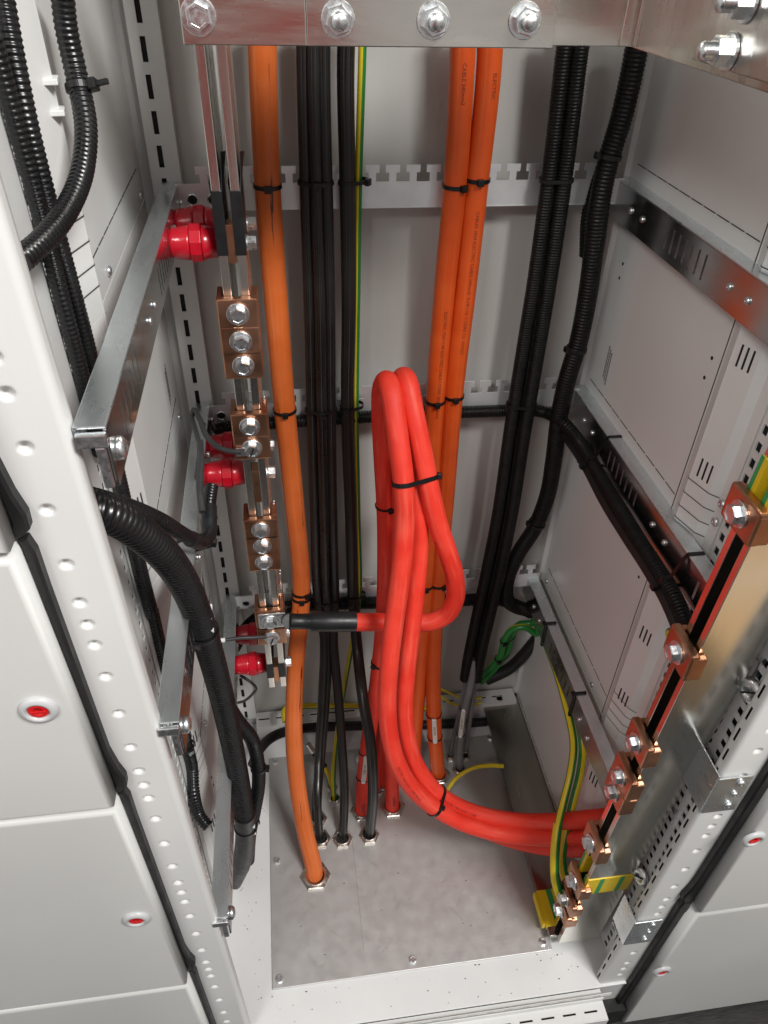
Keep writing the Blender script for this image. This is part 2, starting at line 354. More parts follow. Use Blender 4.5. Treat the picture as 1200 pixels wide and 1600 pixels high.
def tie(label, centers, axis, R, head=(0, -1, 0), wid=.0046, th=.0016, group='cable ties', tail=0., tdir=None, extra=0.):
    """nylon strap round circles of radius R centred at centers, in the plane across axis, with a locking head"""
    a = Vector(axis).normalized(); e1 = (Vector((0, -1, 0))-a*a.dot(Vector((0, -1, 0))))
    if e1.length < .1: e1 = a.orthogonal()
    e1.normalize(); e2 = a.cross(e1); c0 = sum((Vector(c) for c in centers), Vector())/len(centers)
    C2 = [((Vector(c)-c0).dot(e1), (Vector(c)-c0).dot(e2)) for c in centers]; n = 44; mb = MB(); V = []; F = []
    for k in range(n):
        q = 2*math.pi*k/n; nx, ny = math.cos(q), math.sin(q); b = max(C2, key=lambda c: c[0]*nx+c[1]*ny)
        wob = extra*math.sin(q*2+1)
        for rr, h in ((R+.0003, -wid/2), (R+th, -wid/2), (R+th, wid/2), (R+.0003, wid/2)):
            V.append(c0+e1*(b[0]+nx*rr)+e2*(b[1]+ny*rr)+a*(h+wob))
    for k in range(n):
        k2 = (k+1) % n
        for j in range(4): F.append([k*4+j, k2*4+j, k2*4+(j+1) % 4, k*4+(j+1) % 4])
    mb.add(V, F)
    h = Vector(head); h = (h-a*h.dot(a)).normalized(); nx, ny = h.dot(e1), h.dot(e2); b = max(C2, key=lambda c: c[0]*nx+c[1]*ny)
    hc = c0+e1*(b[0]+nx*(R+.0028))+e2*(b[1]+ny*(R+.0028)); t = a.cross(h)
    mt = Matrix(((t.x, h.x, a.x, hc.x), (t.y, h.y, a.y, hc.y), (t.z, h.z, a.z, hc.z), (0, 0, 0, 1)))
    hb = MB().box(-.0042, .0042, -.0028, .0032, -.0040, .0040, .0009, mtx=mt)
    if tail: hb.box(-.0016, .0016, .0, tail, -.0018, .0018, .0004, mtx=mt)
    root = thing('cable_tie', label, 'cable tie', c0, group)
    build('strap', mb, M['tie'], root); build('locking_head', hb, M['tie'], root)
    return root
FONT = None
def text_mesh(txt, size):
    cu = bpy.data.curves.new('t', 'FONT'); cu.body = txt; cu.size = size; cu.resolution_u = 2; o = bpy.data.objects.new('t', cu); COL.objects.link(o)
    bpy.context.view_layer.update(); dg = bpy.context.evaluated_depsgraph_get(); me = bpy.data.meshes.new_from_object(o.evaluated_get(dg))
    V = [Vector(v.co) for v in me.vertices]; F = [list(p.vertices) for p in me.polygons]
    bpy.data.objects.remove(o); bpy.data.curves.remove(cu); bpy.data.meshes.remove(me); return V, F
def cable_text(key, txt, size, s0, m, face=(0, -1, 0), off=0., lift=.0004, flip=1, space=1.0):
    """print that wraps along a cable; letters run along the path"""
    pts, r, o = PATHS[key]; V, F = text_mesh(txt, size); S = [0]
    for i in range(1, len(pts)): S.append(S[-1]+(pts[i]-pts[i-1]).length)
    out = []
    for v in V:
        s = s0+v.x*space; j = 0
        j = min(range(len(S)), key=lambda k: abs(S[k]-s)) if len(S) < 60 else max(0, min(len(S)-2, next((k for k in range(len(S)-1) if S[k+1] >= s), len(S)-2)))
        j = min(j, len(S)-2); t = (s-S[j])/max(1e-9, S[j+1]-S[j]); c = pts[j].lerp(pts[j+1], t); T = (pts[j+1]-pts[j]).normalized()
        Vv = Vector(face); Vv = (Vv-T*Vv.dot(T)).normalized(); Wd = Vv.cross(T)*flip
        a = off+(v.y-size*.35)/r; out.append(c+(Vv*math.cos(a)+Wd*math.sin(a))*(r+lift))
    build('printed_text', MB().add(out, F), M[m], o, recalc=False)
def flat_text(parent, txt, size, org, ux, uy, m, lift=None, name='printed_text'):
    V, F = text_mesh(txt, size); ux = Vector(ux); uy = Vector(uy); n = ux.cross(uy).normalized()*.0006
    return build(name, MB().add([Vector(org)+ux*v.x+uy*v.y+n for v in V], F), M[m], parent, recalc=False)

# ================================================================== SETTING
D = .5856
def lrail(z): return -.0075-.0125*z          # front edge of the left post (it leans a touch, like the photo)
def rrail(z): return .5655+.020*z
fl = MB(); fl.box(-3, 3.5, -3.2, 2.5, -.30, -.14)
tag(build('floor', fl, M['roomfloor']), kind='structure')
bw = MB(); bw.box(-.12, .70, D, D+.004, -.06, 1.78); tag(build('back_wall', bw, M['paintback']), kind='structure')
rf = MB(); rf.box(-.12, .70, -.0, D+.004, 1.782, 1.786); tag(build('ceiling', rf, M['paint']), kind='structure')
# base pan with a folded front lip
bp = MB(); bp.box(-.058, .612, -.004, D-.001, -.004, 0, .0008)
tag(build('base_pan', bp, M['paintfloor']), 'light grey painted base pan around the bare gland plate, speckled with filings', 'base pan')

# --- front posts with pressed dimples and a slotted return
DZ = [.95-.2235*k for k in range(-2, 5)]
DIMP = sorted(c+o for c in DZ for o in (-.1118, -.062, -.0235, 0, .0235, .062))
def make_post(side, label):
    """side -1 = left post, +1 = right post; front face looks to -y, return face looks into the cabinet"""
    edge = lrail if side < 0 else rrail
    prof = []                                   # (offset outwards from the inner edge, y)
    for i in range(34): prof.append((.052-.0015*i*.94, 0.))
    prof = [p for p in prof if p[0] > .0055]
    for k in range(5): a = math.pi/2*k/4; prof.append((.0055-.0055*math.sin(a), .0055-.0055*math.cos(a)))
    prof += [(0, .0070), (0, .0078), (0, .0108), (0, .0145), (.003, .0168), (.012, .0175)]
    z0, z1, dz = -.135, 1.62, .0016; nz = int((z1-z0)/dz); mb = MB(); V = []; F = []; m = len(prof)
    dimpz = [d for d in DIMP if z0+.02 < d < z1-.01]
    slots = [.0125+.0375*k for k in range(-3, 44)]
    import bisect
    for j in range(nz+1):
        z = z0+dz*j; k = bisect.bisect(dimpz, z); zd = min((dimpz[q] for q in (k-1, k) if 0 <= q < len(dimpz)), key=lambda d: abs(d-z), default=-9)
        for (o, y) in prof:
            yy = y
            if y == 0.:
                q = math.hypot(o-.0285, (z-zd)*1.1)
                if q < .0054: q = min(1., (.0054-q)/.0032); yy = .0058*q*q*(3-2*q)
            V.append((edge(z)+side*o, yy, z))
    for j in range(nz):
        zc = z0+dz*(j+.5); ins = side > 0 and any(abs(zc-s) < .0105 for s in slots)
        for i in range(m-1):
            if ins and prof[i][0] == 0 and prof[i+1][0] == 0 and abs(prof[i][1]-.0078) < 1e-4: continue
            F.append([j*m+i, j*m+i+1, (j+1)*m+i+1, (j+1)*m+i])
    mb.add(V, F, smooth=True)
    o = build('frame_post', mb, M['paint']); tag(o, label, 'frame post', 'slotted front posts')
    bk = MB()
    for k in range(24):
        za = -.13+.0725*k; zb = za+.0725; e = edge((za+zb)/2)+side*.0035; bk.box(min(e, e+side*.012), max(e, e+side*.012), .0066, .0150, za, zb)
    build('slot_dark', bk, M['black_hole'], o)  # black boxes stand for the darkness behind the post slots
    for i, zd in enumerate(dimpz):
        if i % 6 == 3: screw(o, (edge(zd)+side*.0285, .0060, zd), (0, -1, 0), .45)
    return o
make_post(-1, 'light grey dimpled front post beside the three left doors')
make_post(1, 'light grey front post carrying two zinc busbar brackets')
# --- rear uprights
def make_upright(x0, x1, xs, label):
    zs = [-.0+.0365*k for k in range(0, 46)]; us = [x0, x1, xs-.003, xs+.003]; vs = [0.04, 1.7]+[z+a for z in zs for a in (.006, .0305) if .05 < z+a < 1.69]
    S = [(z+.006, z+.0305) for z in zs]
    mb = MB(); mb.grid_plate(us, vs, lambda u, v: not (abs(u-xs) < .003 and any(a < v < b for a, b in S)), lambda u, v, q: Vector((u, .568+q, v)), .0015)
    mb.box(x0, x0+.0015, .5696, D, .04, 1.7); mb.box(x1-.0015, x1, .5696, D, .04, 1.7)
    o = build('rear_upright', mb, M['paint']); tag(o, label, 'upright', 'slotted rear uprights')
    b = MB().box(x0+.002, x1-.002, .5725, D-.001, .041, 1.69); build('slot_dark', b, M['black_hole'], o); return o  # black box in place of the dark inside of the upright
make_upright(-.031, .004, -.0165, 'slotted grey rear upright behind the red insulators')
make_upright(.572, .604, .583, 'slotted grey rear upright behind the right hand hoses')

# --- side panels (the walls of the neighbouring compartments)
def wall_profile(side):
    b = -.045 if side < 0 else .58
    q = [(0, D-.002), (0, .250), (.0, .2485), (-.004, .236), (-.0055, .232), (-.0045, .229), (.004, .200), (.0085, .195), (.0122, .191), (.0136, .176)]
    return [(b+side*o, y) for o, y in q]
GROUPW = 'side panels of the cabinet'
def make_panel(side, z0, z1, label, vents, texts, grooves=True, holes=()):
    pr = wall_profile(side); th = .0015*side; mb = MB()
    a = pr; bb = [(x+th, y) for x, y in pr]; n = len(a); V = []; F = []
    for zz in (z0, z1):
        for p in a: V.append((p[0], p[1], zz))
        for p in bb: V.append((p[0], p[1], zz))
    for i in range(n-1):
        F.append([i, i+1, 2*n+i+1, 2*n+i]); F.append([n+i, 3*n+i, 3*n+i+1, n+i+1]); F.append([i, n+i, n+i+1, i+1]); F.append([2*n+i, 2*n+i+1, 3*n+i+1, 3*n+i])
    mb.add(V, F); o = build('side_panel', mb, M['paint']); tag(o, label, 'panel', GROUPW)
    e = -side*.0006; x0 = pr[0][0]
    build('seam', MB().box(min(x0, x0+e), max(x0, x0+e), .2515, .2527, z0+.002, z1-.002), M['seam'], o)
    # stitched fold line above the rail
    fs = MB(); y = .255
    while y < D-.04: fs.box(min(x0, x0+e), max(x0, x0+e), y, y+.026, z0+.040, z0+.0410); y += .030
    build('fold_line', fs, M['seam'], o)
    if grooves:
        gp = [p for p in pr if .18 < p[1] < .24]
        for h in (.082, .062, .042, .024):
            g = MB(); P = [(x+e, y) for x, y in gp]
            for (xa, ya), (xb, yb) in zip(P[:-1], P[1:]):
                g.add([(xa, ya, z0+h), (xb, yb, z0+h), (xb, yb, z0+h+.0013), (xa, ya, z0+h+.0013)], [[0, 1, 2, 3]])
            build('groove', g, M['seam'], o)
    for vz in vents:
        for k in range(3):
            yv = .2075+.0075*k; t = (.229-yv)/(.229-.200); xv = (-.045 if side < 0 else .58)+side*(-.0045+.0085*t)
            v = MB().box(min(xv+e*1.2, xv-e), max(xv+e*1.2, xv-e), yv-.0011, yv+.0011, vz-.012, vz+.012); build('vent_slot', v, M['black_hole'], o)
    for tz in texts:
        t = MB(); rnd = random.Random(int(tz*1000))
        for r in range(3):
            yy = .512-.0055*r; zz = tz+.026-.003*r
            while zz > tz-.022-.003*r:
                h = rnd.uniform(.0015, .0042); t.box(min(x0, x0+e*.6), max(x0, x0+e*.6), yy-.0014, yy+.0014, zz-h, zz); zz -= h+.0012
        build('small_print', t, M['grey_ink'], o)
    for hy, hz in holes:
        h = MB().lathe([(.0022, 0), (.0022, .0006)], zmat((x0, hy, hz), (-side, 0, 0)), 12, smooth=False); build('hole', h, M['black_hole'], o)
    zb = z0+.012
    for yy in (.545, .30): screw(o, (x0-side*.0002, yy, zb), (-side, 0, 0), 1.1)
    return o
names = ('top', 'upper', 'middle', 'bottom'); LV = [(1.100, 1.70), (.792, 1.099), (.394, .791), (.001, .393)]
lab = {1: ['smooth grey right panel above the highest zinc rail', 'grey right panel with small print between the two upper zinc rails', 'grey right panel under the rail that carries a black hose', 'shaded grey right panel behind the thick green and yellow earth cables'],
       -1: ['grey left panel at the top beside the looping black hose', 'grey left panel with a fuzzy print line between the two upper left rails', 'grey left panel partly hidden behind the thick black hose', 'grey left panel low down beside the base pan']}
for s in (1, -1):
    for k, (a, b) in enumerate(LV):
        make_panel(s, a, b, lab[s][k], {0: [1.38], 1: [1.036, .896], 2: [.619, .484], 3: [.265, .12]}[k], {1: [.88], 2: [.50]}.get(k, []) if not (s == 1 and k == 2) else [], True,
                   [(.27, b-.09), (.272, b-.115), (.53, b-.08), (.531, b-.10)] if k else [(.40, b-.2)])
# --- perforated mounting plates near the front
def make_perf(x, side, y0, y1, z0, z1, cols, label):
    zs = [z0+.012+.0205*k for k in range(int((z1-z0)/.0205)-1)]
    us = [y0, y1]+[c+d for c in cols for d in (-.0045, .0045)]; vs = [z0, z1]+[z+d for z in zs for d in (0, .0115)]
    mb = MB(); mb.grid_plate(us, vs, lambda u, v: not (any(abs(u-c) < .0045 for c in cols) and any(z < v < z+.0115 for z in zs)), lambda u, v, q: Vector((x+side*q, u, v)), .0018)
    o = build('perforated_plate', mb, M['paint']); tag(o, label, 'perforated plate', 'perforated mounting plates')
    b = MB().box(min(x+side*.008, x+side*.010), max(x+side*.008, x+side*.010), y0-.01, y1+.01, z0, z1); build('hole_dark', b, M['black_hole'], o)  # black sheet stands for the darkness behind the holes
    return o
ppr = make_perf(.5945, 1, .026, .1755, -.002, 1.66, (.0345, .0545, .110, .167), 'grey perforated plate behind the right busbars with rows of square holes')
ppl = make_perf(-.0595, -1, .026, .1755, -.002, 1.66, (.050, .167), 'grey perforated plate just behind the left front post')
for z in (1.205, 1.125, .90, .865, .775, .52, .50, .33): screw(ppl, (-.0593, .105, z), (1, 0, 0), 1.5)
for z in (.872, .846, .466, .438): screw(ppr, (.5928, .1835, z), (-1, 0, 0), 1.35)

# --- base rails
fr_ = MB()
sx = [.03+.0365*k for k in range(15)]
fr_.grid_plate([-.012, .566]+[x+d for x in sx for d in (-.011, .011)], [-.046, -.020, -.0345, -.0315], lambda u, v: not (abs(v+.033) < .0015 and any(abs(u-x) < .011 for x in sx)), lambda u, v, q: Vector((u, v, -.012-q)), .0015)
fr_.box(-.012, .566, -.0478, -.0461, -.075, -.0121, .0004); fr_.box(-.012, .566, -.0199, -.0182, -.02, -.0005, .0004)
o = build('base_rail', fr_, M['paint']); tag(o, 'slotted grey front base rail with rusty spots across the doorway', 'base rail')
build('slot_dark', MB().box(-.01, .565, -.045, -.021, -.04, -.020), M['black_hole'], o)  # black box gives the rail slots their shade
rn = random.Random(5); ru = MB()
for k in range(60):
    x = rn.choice((.16, .17, .28, .30, .33))+rn.gauss(0, .016); y = -.033+rn.gauss(0, .006); r = rn.uniform(.0006, .0022)
    if -.045 < y < -.0215 and abs(y+.033) > .002+r: ru.lathe([(r, 0), (r*.6, .0003)], zmat((x, y, -.0119), (0, 0, 1)), 7, smooth=False)
M['rust'] = mat('rust_spots', (.30, .17, .06), .8, var=.4, vscale=300)
build('rust_spot', ru, M['rust'], o)
fs = MB(); sx2 = [.0+.030*k for k in range(20)]
fs.grid_plate([-.012, .566]+[x+d for x in sx2 for d in (-.009, .009)], [-.0005, .0105, .004, .0065], lambda u, v: not (abs(v-.0052) < .0012 and any(abs(u-x) < .009 for x in sx2)), lambda u, v, q: Vector((u, -.0162-.0006+q, v-.0035)), .0012)
fs.box(-.012, .566, -.0176, -.0042, -.012, -.0060, .0003); build('edge_strip', fs, M['paint'], o)
rb = MB(); sx3 = [.02+.0365*k for k in range(15)]
rb.grid_plate([.004, .571]+[x+d for x in sx3 for d in (-.0115, .0115)], [.545, .580, .5605, .5645], lambda u, v: not (abs(v-.5625) < .002 and any(abs(u-x) < .0115 for x in sx3)), lambda u, v, q: Vector((u, v, .042-q)), .0015)
rb.box(.004, .571, .5435, .5449, .001, .042, .0005)
o = build('base_rail', rb, M['paint']); tag(o, 'slotted grey rear base rail along the foot of the rear wall', 'base rail')
build('slot_dark', MB().box(.006, .57, .547, .58, .01, .036), M['black_hole'], o)  # black box gives the rear rail slots their shade
for x in (.125, .33, .52): screw(o, (x, .5434, .024), (0, -1, 0), .9)
# --- plinth under the front rail
pl = MB().box(-.70, 1.45, -.02, .55, -.1399, -.0785); tag(build('plinth', pl, M['rubber']), 'black plinth in shadow under the front base rail', 'plinth')

# --- doors
def make_door(side, z0, z1, label, lock):
    edge = (lambda z: lrail(z)-.0505) if side < 0 else (lambda z: rrail(z)+.062)
    W = .70; n = 5; r = .0040; mb = MB(); V = []; F = []
    # rounded front: profile rings from the rear edge round to the front face
    rings = [(0, 0)]+[(r-r*math.cos(math.pi/2*k/n), r*math.sin(math.pi/2*k/n)) for k in range(n+1)][1:]
    def ring(ins, dep):
        P = []; y = -.006-dep
        for (u, z) in ((0, z0), (0, z1), (W, z1), (W, z0)):
            uu = ins if u == 0 else W-ins; zz = z0+.002+ins if z == z0 else z1-.002-ins; P.append((edge(zz)+side*uu, y, zz))
        return P
    R = [ring(0, -.004)]+[ring(i, d+.0165) for i, d in rings]
    for rg in R: V += rg
    for k in range(len(R)-1):
        for q in range(4): F.append([k*4+q, k*4+(q+1) % 4, (k+1)*4+(q+1) % 4, (k+1)*4+q])
    mb.add(V, F, smooth=True); k = len(R)-1; mb.add(R[-1], [[0, 1, 2, 3]])
    o = build('compartment_door', mb, M['paintdoor']); tag(o, label, 'door', 'grey compartment doors')
    for p in o.data.polygons: p.use_smooth = len(p.vertices) == 4 and p.area < .05 and abs(p.normal.y) < .995
    yf = -.006-.0165-r
    if lock:
        L = Vector(lock); L.y = yf; mt = zmat(L, (0, -1, 0))
        lr = MB().lathe([(.0150, -.0004), (.0150, .0012), (.0138, .0032), (.0105, .0044), (.0088, .0040), (.0082, .0006)], mt, 36, cap=False)
        lk = build('lock', lr, M['lockgrey'], o)
        ins = MB().lathe([(.0082, .0004), (.0082, .0022), (.0070, .0030), (.0034, .0030), (.0030, .0008), (0, .0008)], mt, 28); ins.box(-.0058, .0058, -.0011, .0011, .0030, .0040, .0003, mtx=mt)
        build('lock_insert', ins, M['lockred'], lk)
    return o
make_door(-1, 1.045, 1.50, 'grey door edge high at the far left of the photo', None)
make_door(-1, .733, 1.043, 'grey door with a red lock beside the thick black hose, upper left', (-.0935, 0, .888))
make_door(-1, .307, .730, 'large grey door with a red lock at lower left', (-.0875, 0, .512))
make_door(-1, -.125, .304, 'grey door at the bottom left corner without a visible lock', None)
make_door(1, .307, .730, 'grey door with a red lock at the right edge of the photo', (.6405, 0, .515))
make_door(1, -.125, .304, 'grey door with a red lock above the dark floor at lower right', (.634, 0, .108))
def make_gasket(side, z0, z1, label):
    edge = lrail if side < 0 else rrail; a, b = (.043, .0495) if side < 0 else (.047, .0605)
    P = [(b+.004, z0+.001), (b, z0+.012), (b, z1-.004), (b+.001, z1), (a+.0015, z1), (a-.001, z1-.012), (a, z1-.05), (a+.002, z0+.06), (a-.0005, z0+.035), (a-.004, z0+.018), (a-.003, z0+.006), (a+.002, z0+.001)]
    mb = MB(); poly = [(edge(z)+side*o, z) for o, z in P]; n = len(P); c = Vector((sum(p[0] for p in poly)/n, -.011, 0))
    V = [(p[0], -.0005, p[1]) for p in poly]+[(p[0], -.008, p[1]) for p in poly]
    inner = [(edge(z)+side*(o+(.0018 if o < (a+b)/2 else -.0012)), -.0105, z) for o, z in P]; V += inner
    F = [[2*n+i for i in range(n)]]
    for k in (0, 1):
        for i in range(n): F.append([k*n+i, k*n+(i+1) % n, (k+1)*n+(i+1) % n, (k+1)*n+i])
    mb.add(V, F); o = build('door_gasket', mb, M['rubber']); tag(o, label, 'gasket', 'black rubber door gaskets'); return o
make_gasket(-1, 1.047, 1.50, 'black rubber gasket stub at the far left edge, above the others')
make_gasket(-1, .735, 1.044, 'black rubber gasket along the upper left door')
make_gasket(-1, .309, .732, 'black rubber gasket along the large lower left door')
make_gasket(-1, -.12, .306, 'black rubber gasket along the bottom left door')
make_gasket(1, .309, .732, 'black rubber gasket along the right door at the photo edge')
make_gasket(1, -.12, .306, 'black rubber gasket along the lower right door')

# --- zinc support rails
def make_rail(side, z, label, y0=.004, y1=.566, groups=None, slot=True, xi=None):
    """angle section: inner web with slots, top flange; side -1 left wall, +1 right wall"""
    xi = xi if xi is not None else (0.0 if side < 0 else .560); h = .047; out = side
    root = thing('support_rail', label, 'rail', (xi, (y0+y1)/2, z-h), 'zinc side rails')
    g = groups if groups is not None else [(.305+.0155*k) for k in range(7)]+[.055+.0155*k for k in range(6)]
    us = [y0, y1]+[c+d for c in g for d in (-.0021, .0021)]; vs = [z-h, z-.0022, z-.038, z-.011]
    mb = MB(); mb.grid_plate(us, vs, lambda u, v: not (z-.038 < v < z-.011 and any(abs(u-c) < .0021 for c in g)), lambda u, v, q: Vector((xi+out*q, u, v)), .002)
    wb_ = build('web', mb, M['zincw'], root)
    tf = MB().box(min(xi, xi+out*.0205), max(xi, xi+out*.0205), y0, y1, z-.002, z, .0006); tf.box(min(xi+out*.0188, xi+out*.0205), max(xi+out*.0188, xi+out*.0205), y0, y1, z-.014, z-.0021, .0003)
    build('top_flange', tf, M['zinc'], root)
    for yy in (.500, .465, .250, .215): screw(root, (xi, yy, z-.024), (-side, 0, 0), .9, 'rivet')
    # fixing bracket and dome screw at the front end, screw at the rear
    if side > 0: return root
    br = MB().box(min(xi+out*.003, xi+out*.019), max(xi+out*.003, xi+out*.019), y0-.006, y0-.002, z-h+.002, z-.004, .0008); br = MB().box(min(xi, xi+out*.0190), max(xi, xi+out*.0190), y0-.0055, y0-.0005, z-.013, z-.003, .0012); br.box(min(xi+out*.0022, xi+out*.0085), max(xi+out*.0022, xi+out*.0085), y0-.0050, y0-.0010, z-h+.002, z-.0132, .0010); build('end_bracket', br, M['bolt'], root)
    screw(root, (xi, y0+.016, z-.027), (-side, 0, 0), 1.9); screw(root, (xi, y1-.012, z-.022), (-side, 0, 0), 1.5)
    return root
make_rail(-1, 1.122, 'upper left zinc rail with the front pair of big red insulators')
make_rail(-1, .814, 'middle left zinc rail crossed by the thick black hose')
make_rail(-1, .417, 'lowest left zinc rail standing over the base pan')
make_rail(1, 1.122, 'bare upper right zinc rail below the smooth panel', y0=.115)
make_rail(1, .814, 'right zinc rail with a black hose tied along it', y0=.115)
make_rail(1, .412, 'lower right zinc rail with green and yellow cables tied to it', y0=.115, xi=.543)

# --- toothed cable combs on the rear wall
def make_comb(z0, zb, zt, xph, label, x0=-.002, x1=.566):
    p = .0256; T = [xph+p*k for k in range(-20, 30)]; T = [t for t in T if x0+.01 < t < x1-.008]; zm = (zb+zt)/2
    us = [x0, x1]+[t+d for t in T for d in (-.0044, .0044, -.0088, .0088)]; vs = [z0, zb, zm+.001, zt]
    def solid(u, v):
        if v < zb: return True
        k = .0044 if v < zm+.001 else .0088
        return any(abs(u-t) < k for t in T)
    mb = MB(); mb.grid_plate(us, vs, solid, lambda u, v, q: Vector((u, .5505+q, v)), .002)
    mb.box(x0, x1, .5505, .566, z0-.002, z0, .0004)
    o = build('cable_comb', mb, M['zincr']); tag(o, label, 'cable comb', 'toothed zinc combs on the rear wall')
    for k in range(2):
        h = MB().lathe([(.0070, 0), (.0070, .0010), (.0058, .0014), (.0056, .0004)], zmat((.016+.0245*k, .5505, (z0+zb)/2-.003), (0, -1, 0)), 20, cap=False); hh = build('punched_hole', h, M['zinc'], o)
        build('hole_void', MB().lathe([(.0056, .0003), (0, .0003)], zmat((.016+.0245*k, .5505, (z0+zb)/2-.003), (0, -1, 0)), 20, cap=False), M['black_hole'], hh)
    return o
yc = .5505
make_comb(Y(600, 323, yc).z, Y(600, 284, yc).z, Y(600, 258, yc).z, Y(582, 262, yc).x, 'topmost toothed zinc comb, level with the black heat shrink')
make_comb(Y(570, 648, yc).z, Y(570, 623, yc).z, Y(570, 604, yc).z, Y(575, 606, yc).x, 'middle toothed zinc comb, level with the top of the red loop')
make_comb(Y(570, 935, yc).z, Y(570, 917, yc).z, Y(570, 903, yc).z, Y(575, 905, yc).x, 'lowest toothed zinc comb, behind the black jumper sleeve')

# --- gland plate
gp = thing('gland_plate', 'brushed stainless gland plate with scratches and hex glands', 'gland plate', (.265, .28, .0005))
pm = MB(); pm.box(.0262, .5035, .060, .492, .0005, .0035, .0012)
rn = random.Random(11)
for k in range(64):
    x, y = rn.uniform(.05, .49), rn.uniform(.075, .40); a = rn.choice((.6, .75, -.6, 2.2, 1.2))+rn.gauss(0, .15); l = rn.uniform(.006, .022)*(1 if k % 4 else 1.6); wv = .00012+.00014*(k % 3)
    d = Vector((math.cos(a), math.sin(a), 0)); nn = Vector((-d.y, d.x, 0))*wv; c = Vector((x, y, .00358))
    pm.add([c-d*l/2-nn, c+d*l/2-nn*.3, c+d*l/2+nn*.3, c-d*l/2+nn], [[0, 1, 2, 3]], mi=1)
M['scratch'] = mat('bright_scratch', (.75, .74, .72), .35, .9)
build('plate', pm, [M['plate'], M['scratch']], gp)
for px, py in ((430, 1190), (433, 1345), (437, 1530), (645, 1500), (848, 1472), (766, 1153), (560, 1187)):
    b = place('bolt', SHX, gp, Z(px, py, .0045), (0, 0, random.uniform(0, 1)))
    q = bpy.data.objects.new('washer', SW); COL.objects.link(q); q.parent = b; q.location = (0, 0, -.0010)

# scribed line
build('scribed_line', MB().box(.1815, .1821, .10, .30, .00352, .00357), mat('pencil_line', (.28, .27, .26), .6, .5), gp)
# filings on the base pan
dm = MB(); rn = random.Random(3)
for k in range(64):
    if k % 3 == 0: x, y = rn.uniform(-.04, .022), rn.uniform(.03, .40)
    else: x, y = rn.uniform(-.01, .54), rn.uniform(.004, .058)
    r = rn.uniform(.0004, .0011); dm.box(x, x+r*rn.uniform(1, 3), y, y+r*rn.uniform(.6, 1.8), .0001, .0006)
for k in range(14):
    x, y = rn.uniform(.05, .48), rn.uniform(.08, .3); r = rn.uniform(.0005, .001); dm.box(x, x+r*3, y, y+r, .0036, .0042)
tag(build('metal_filings', dm, M['black_hole']), kind='stuff')
sw = MB()
for k in range(46):
    x, y = rn.uniform(.62, .80), rn.uniform(-.20, -.05); r = rn.uniform(.0008, .0022); a = rn.uniform(0, 3)
    sw.box(-r*rn.uniform(1, 2.4), r, -r*.5, r*.5, 0, r*.6, mtx=Matrix.Translation((x, y, -.1395)) @ Matrix.Rotation(a, 4, 'Z'))
tag(build('swarf', sw, M['swarf']), kind='stuff')

# ================================================================== LEFT BUSBARS
BY = .390                                    # front edges of the upright left bars
def left_bar(x0, x1, label):
    root = thing('busbar', label, 'busbar', ((x0+x1)/2, .45, .362), 'upright tinned bars on the left')
    build('bar', MB().box(x0, x1, BY, .515, .362, 1.62, .0009), M['tin'], root)
    for (za, zb, fl) in ((1.092, 1.158, .004), (.388, .422, 0)):
        s = MB(); t = .0011; n = 8
        for j in range(2):
            pass
        s.box(x0-t, x1+t, BY-t, BY+.070, za, zb, .0008)
        if fl:   # split, flared upper end of the sleeve
            for (xa, xb, dz, dx) in ((x0-t, x0-.0002, .006, -.0015), (x1+.0002, x1+t, .034, .0030)):
                s.add([(xa, BY-t, zb-.001), (xb, BY-t, zb-.001), (xb, BY+.07, zb-.001), (xa, BY+.07, zb-.001), (xa+dx, BY+.012, zb+dz), (xb+dx, BY+.012, zb+dz), (xb+dx*1.6, BY+.060, zb+dz*.7), (xa+dx*1.6, BY+.060, zb+dz*.7)],
                      [[0, 1, 5, 4], [1, 2, 6, 5], [2, 3, 7, 6], [3, 0, 4, 7], [4, 5, 6, 7]])
        build('shrink_sleeve', s, M['shrink'], root)
    return root
left_bar(.0520, .0615, 'left of the two upright tinned bars held by red insulators')
lb2 = left_bar(.0712, .0807, 'right of the two upright tinned bars held by red insulators')
for z in (1.095, .785, .39):                 # insulator fixing bolts stand out of the right bar
    for y in (.420, .487):
        h = place('nut', NUT, lb2, (.0829, y, z), zto((1, 0, 0), .2)); h.scale = (.8, .8, 1)
        q = bpy.data.objects.new('washer', BW); COL.objects.link(q); q.parent = h; q.location = (0, 0, -.0020); q.scale = (.9, .9, 1)
for pa, pb, lb_ in (((354, 352), (359, 414), 'copper packing block between the left bars just above the top clamps'), ((397, 737), (402, 787), 'copper packing block between the left bars by the middle insulators'), ((432, 1043), (433, 1066), 'copper packing block at the bottom ends of the left bars')):
    za, zt_ = Y(*pb, BY).z, Y(*pa, BY).z
    tag(build('packing_block', MB().box(.0617, .0710, BY+.0012, .412, za+.001, zt_, .0005), M['copper']), lb_, 'copper block', 'copper packing blocks')
# row of thin pins standing off the right flank of the bars
for z0, z1 in ((.965, 1.035), (.83, .905), (.66, .735), (.55, .60), (.47, .515)):
    for k in range(2):
        y = .415+.02*k
        build('side_pin', MB().lathe([(.0016, 0), (.0016, z1-z0), (.0009, z1-z0+.001)], Matrix.Translation((.0860, y, z0-.012*k)), 10), M['bolt'], lb2)
        build('side_pin_stop', MB().box(.0807, .0868, y-.0012, y+.0012, z0+.006-.012*k, z0+.009-.012*k), M['bolt'], lb2)

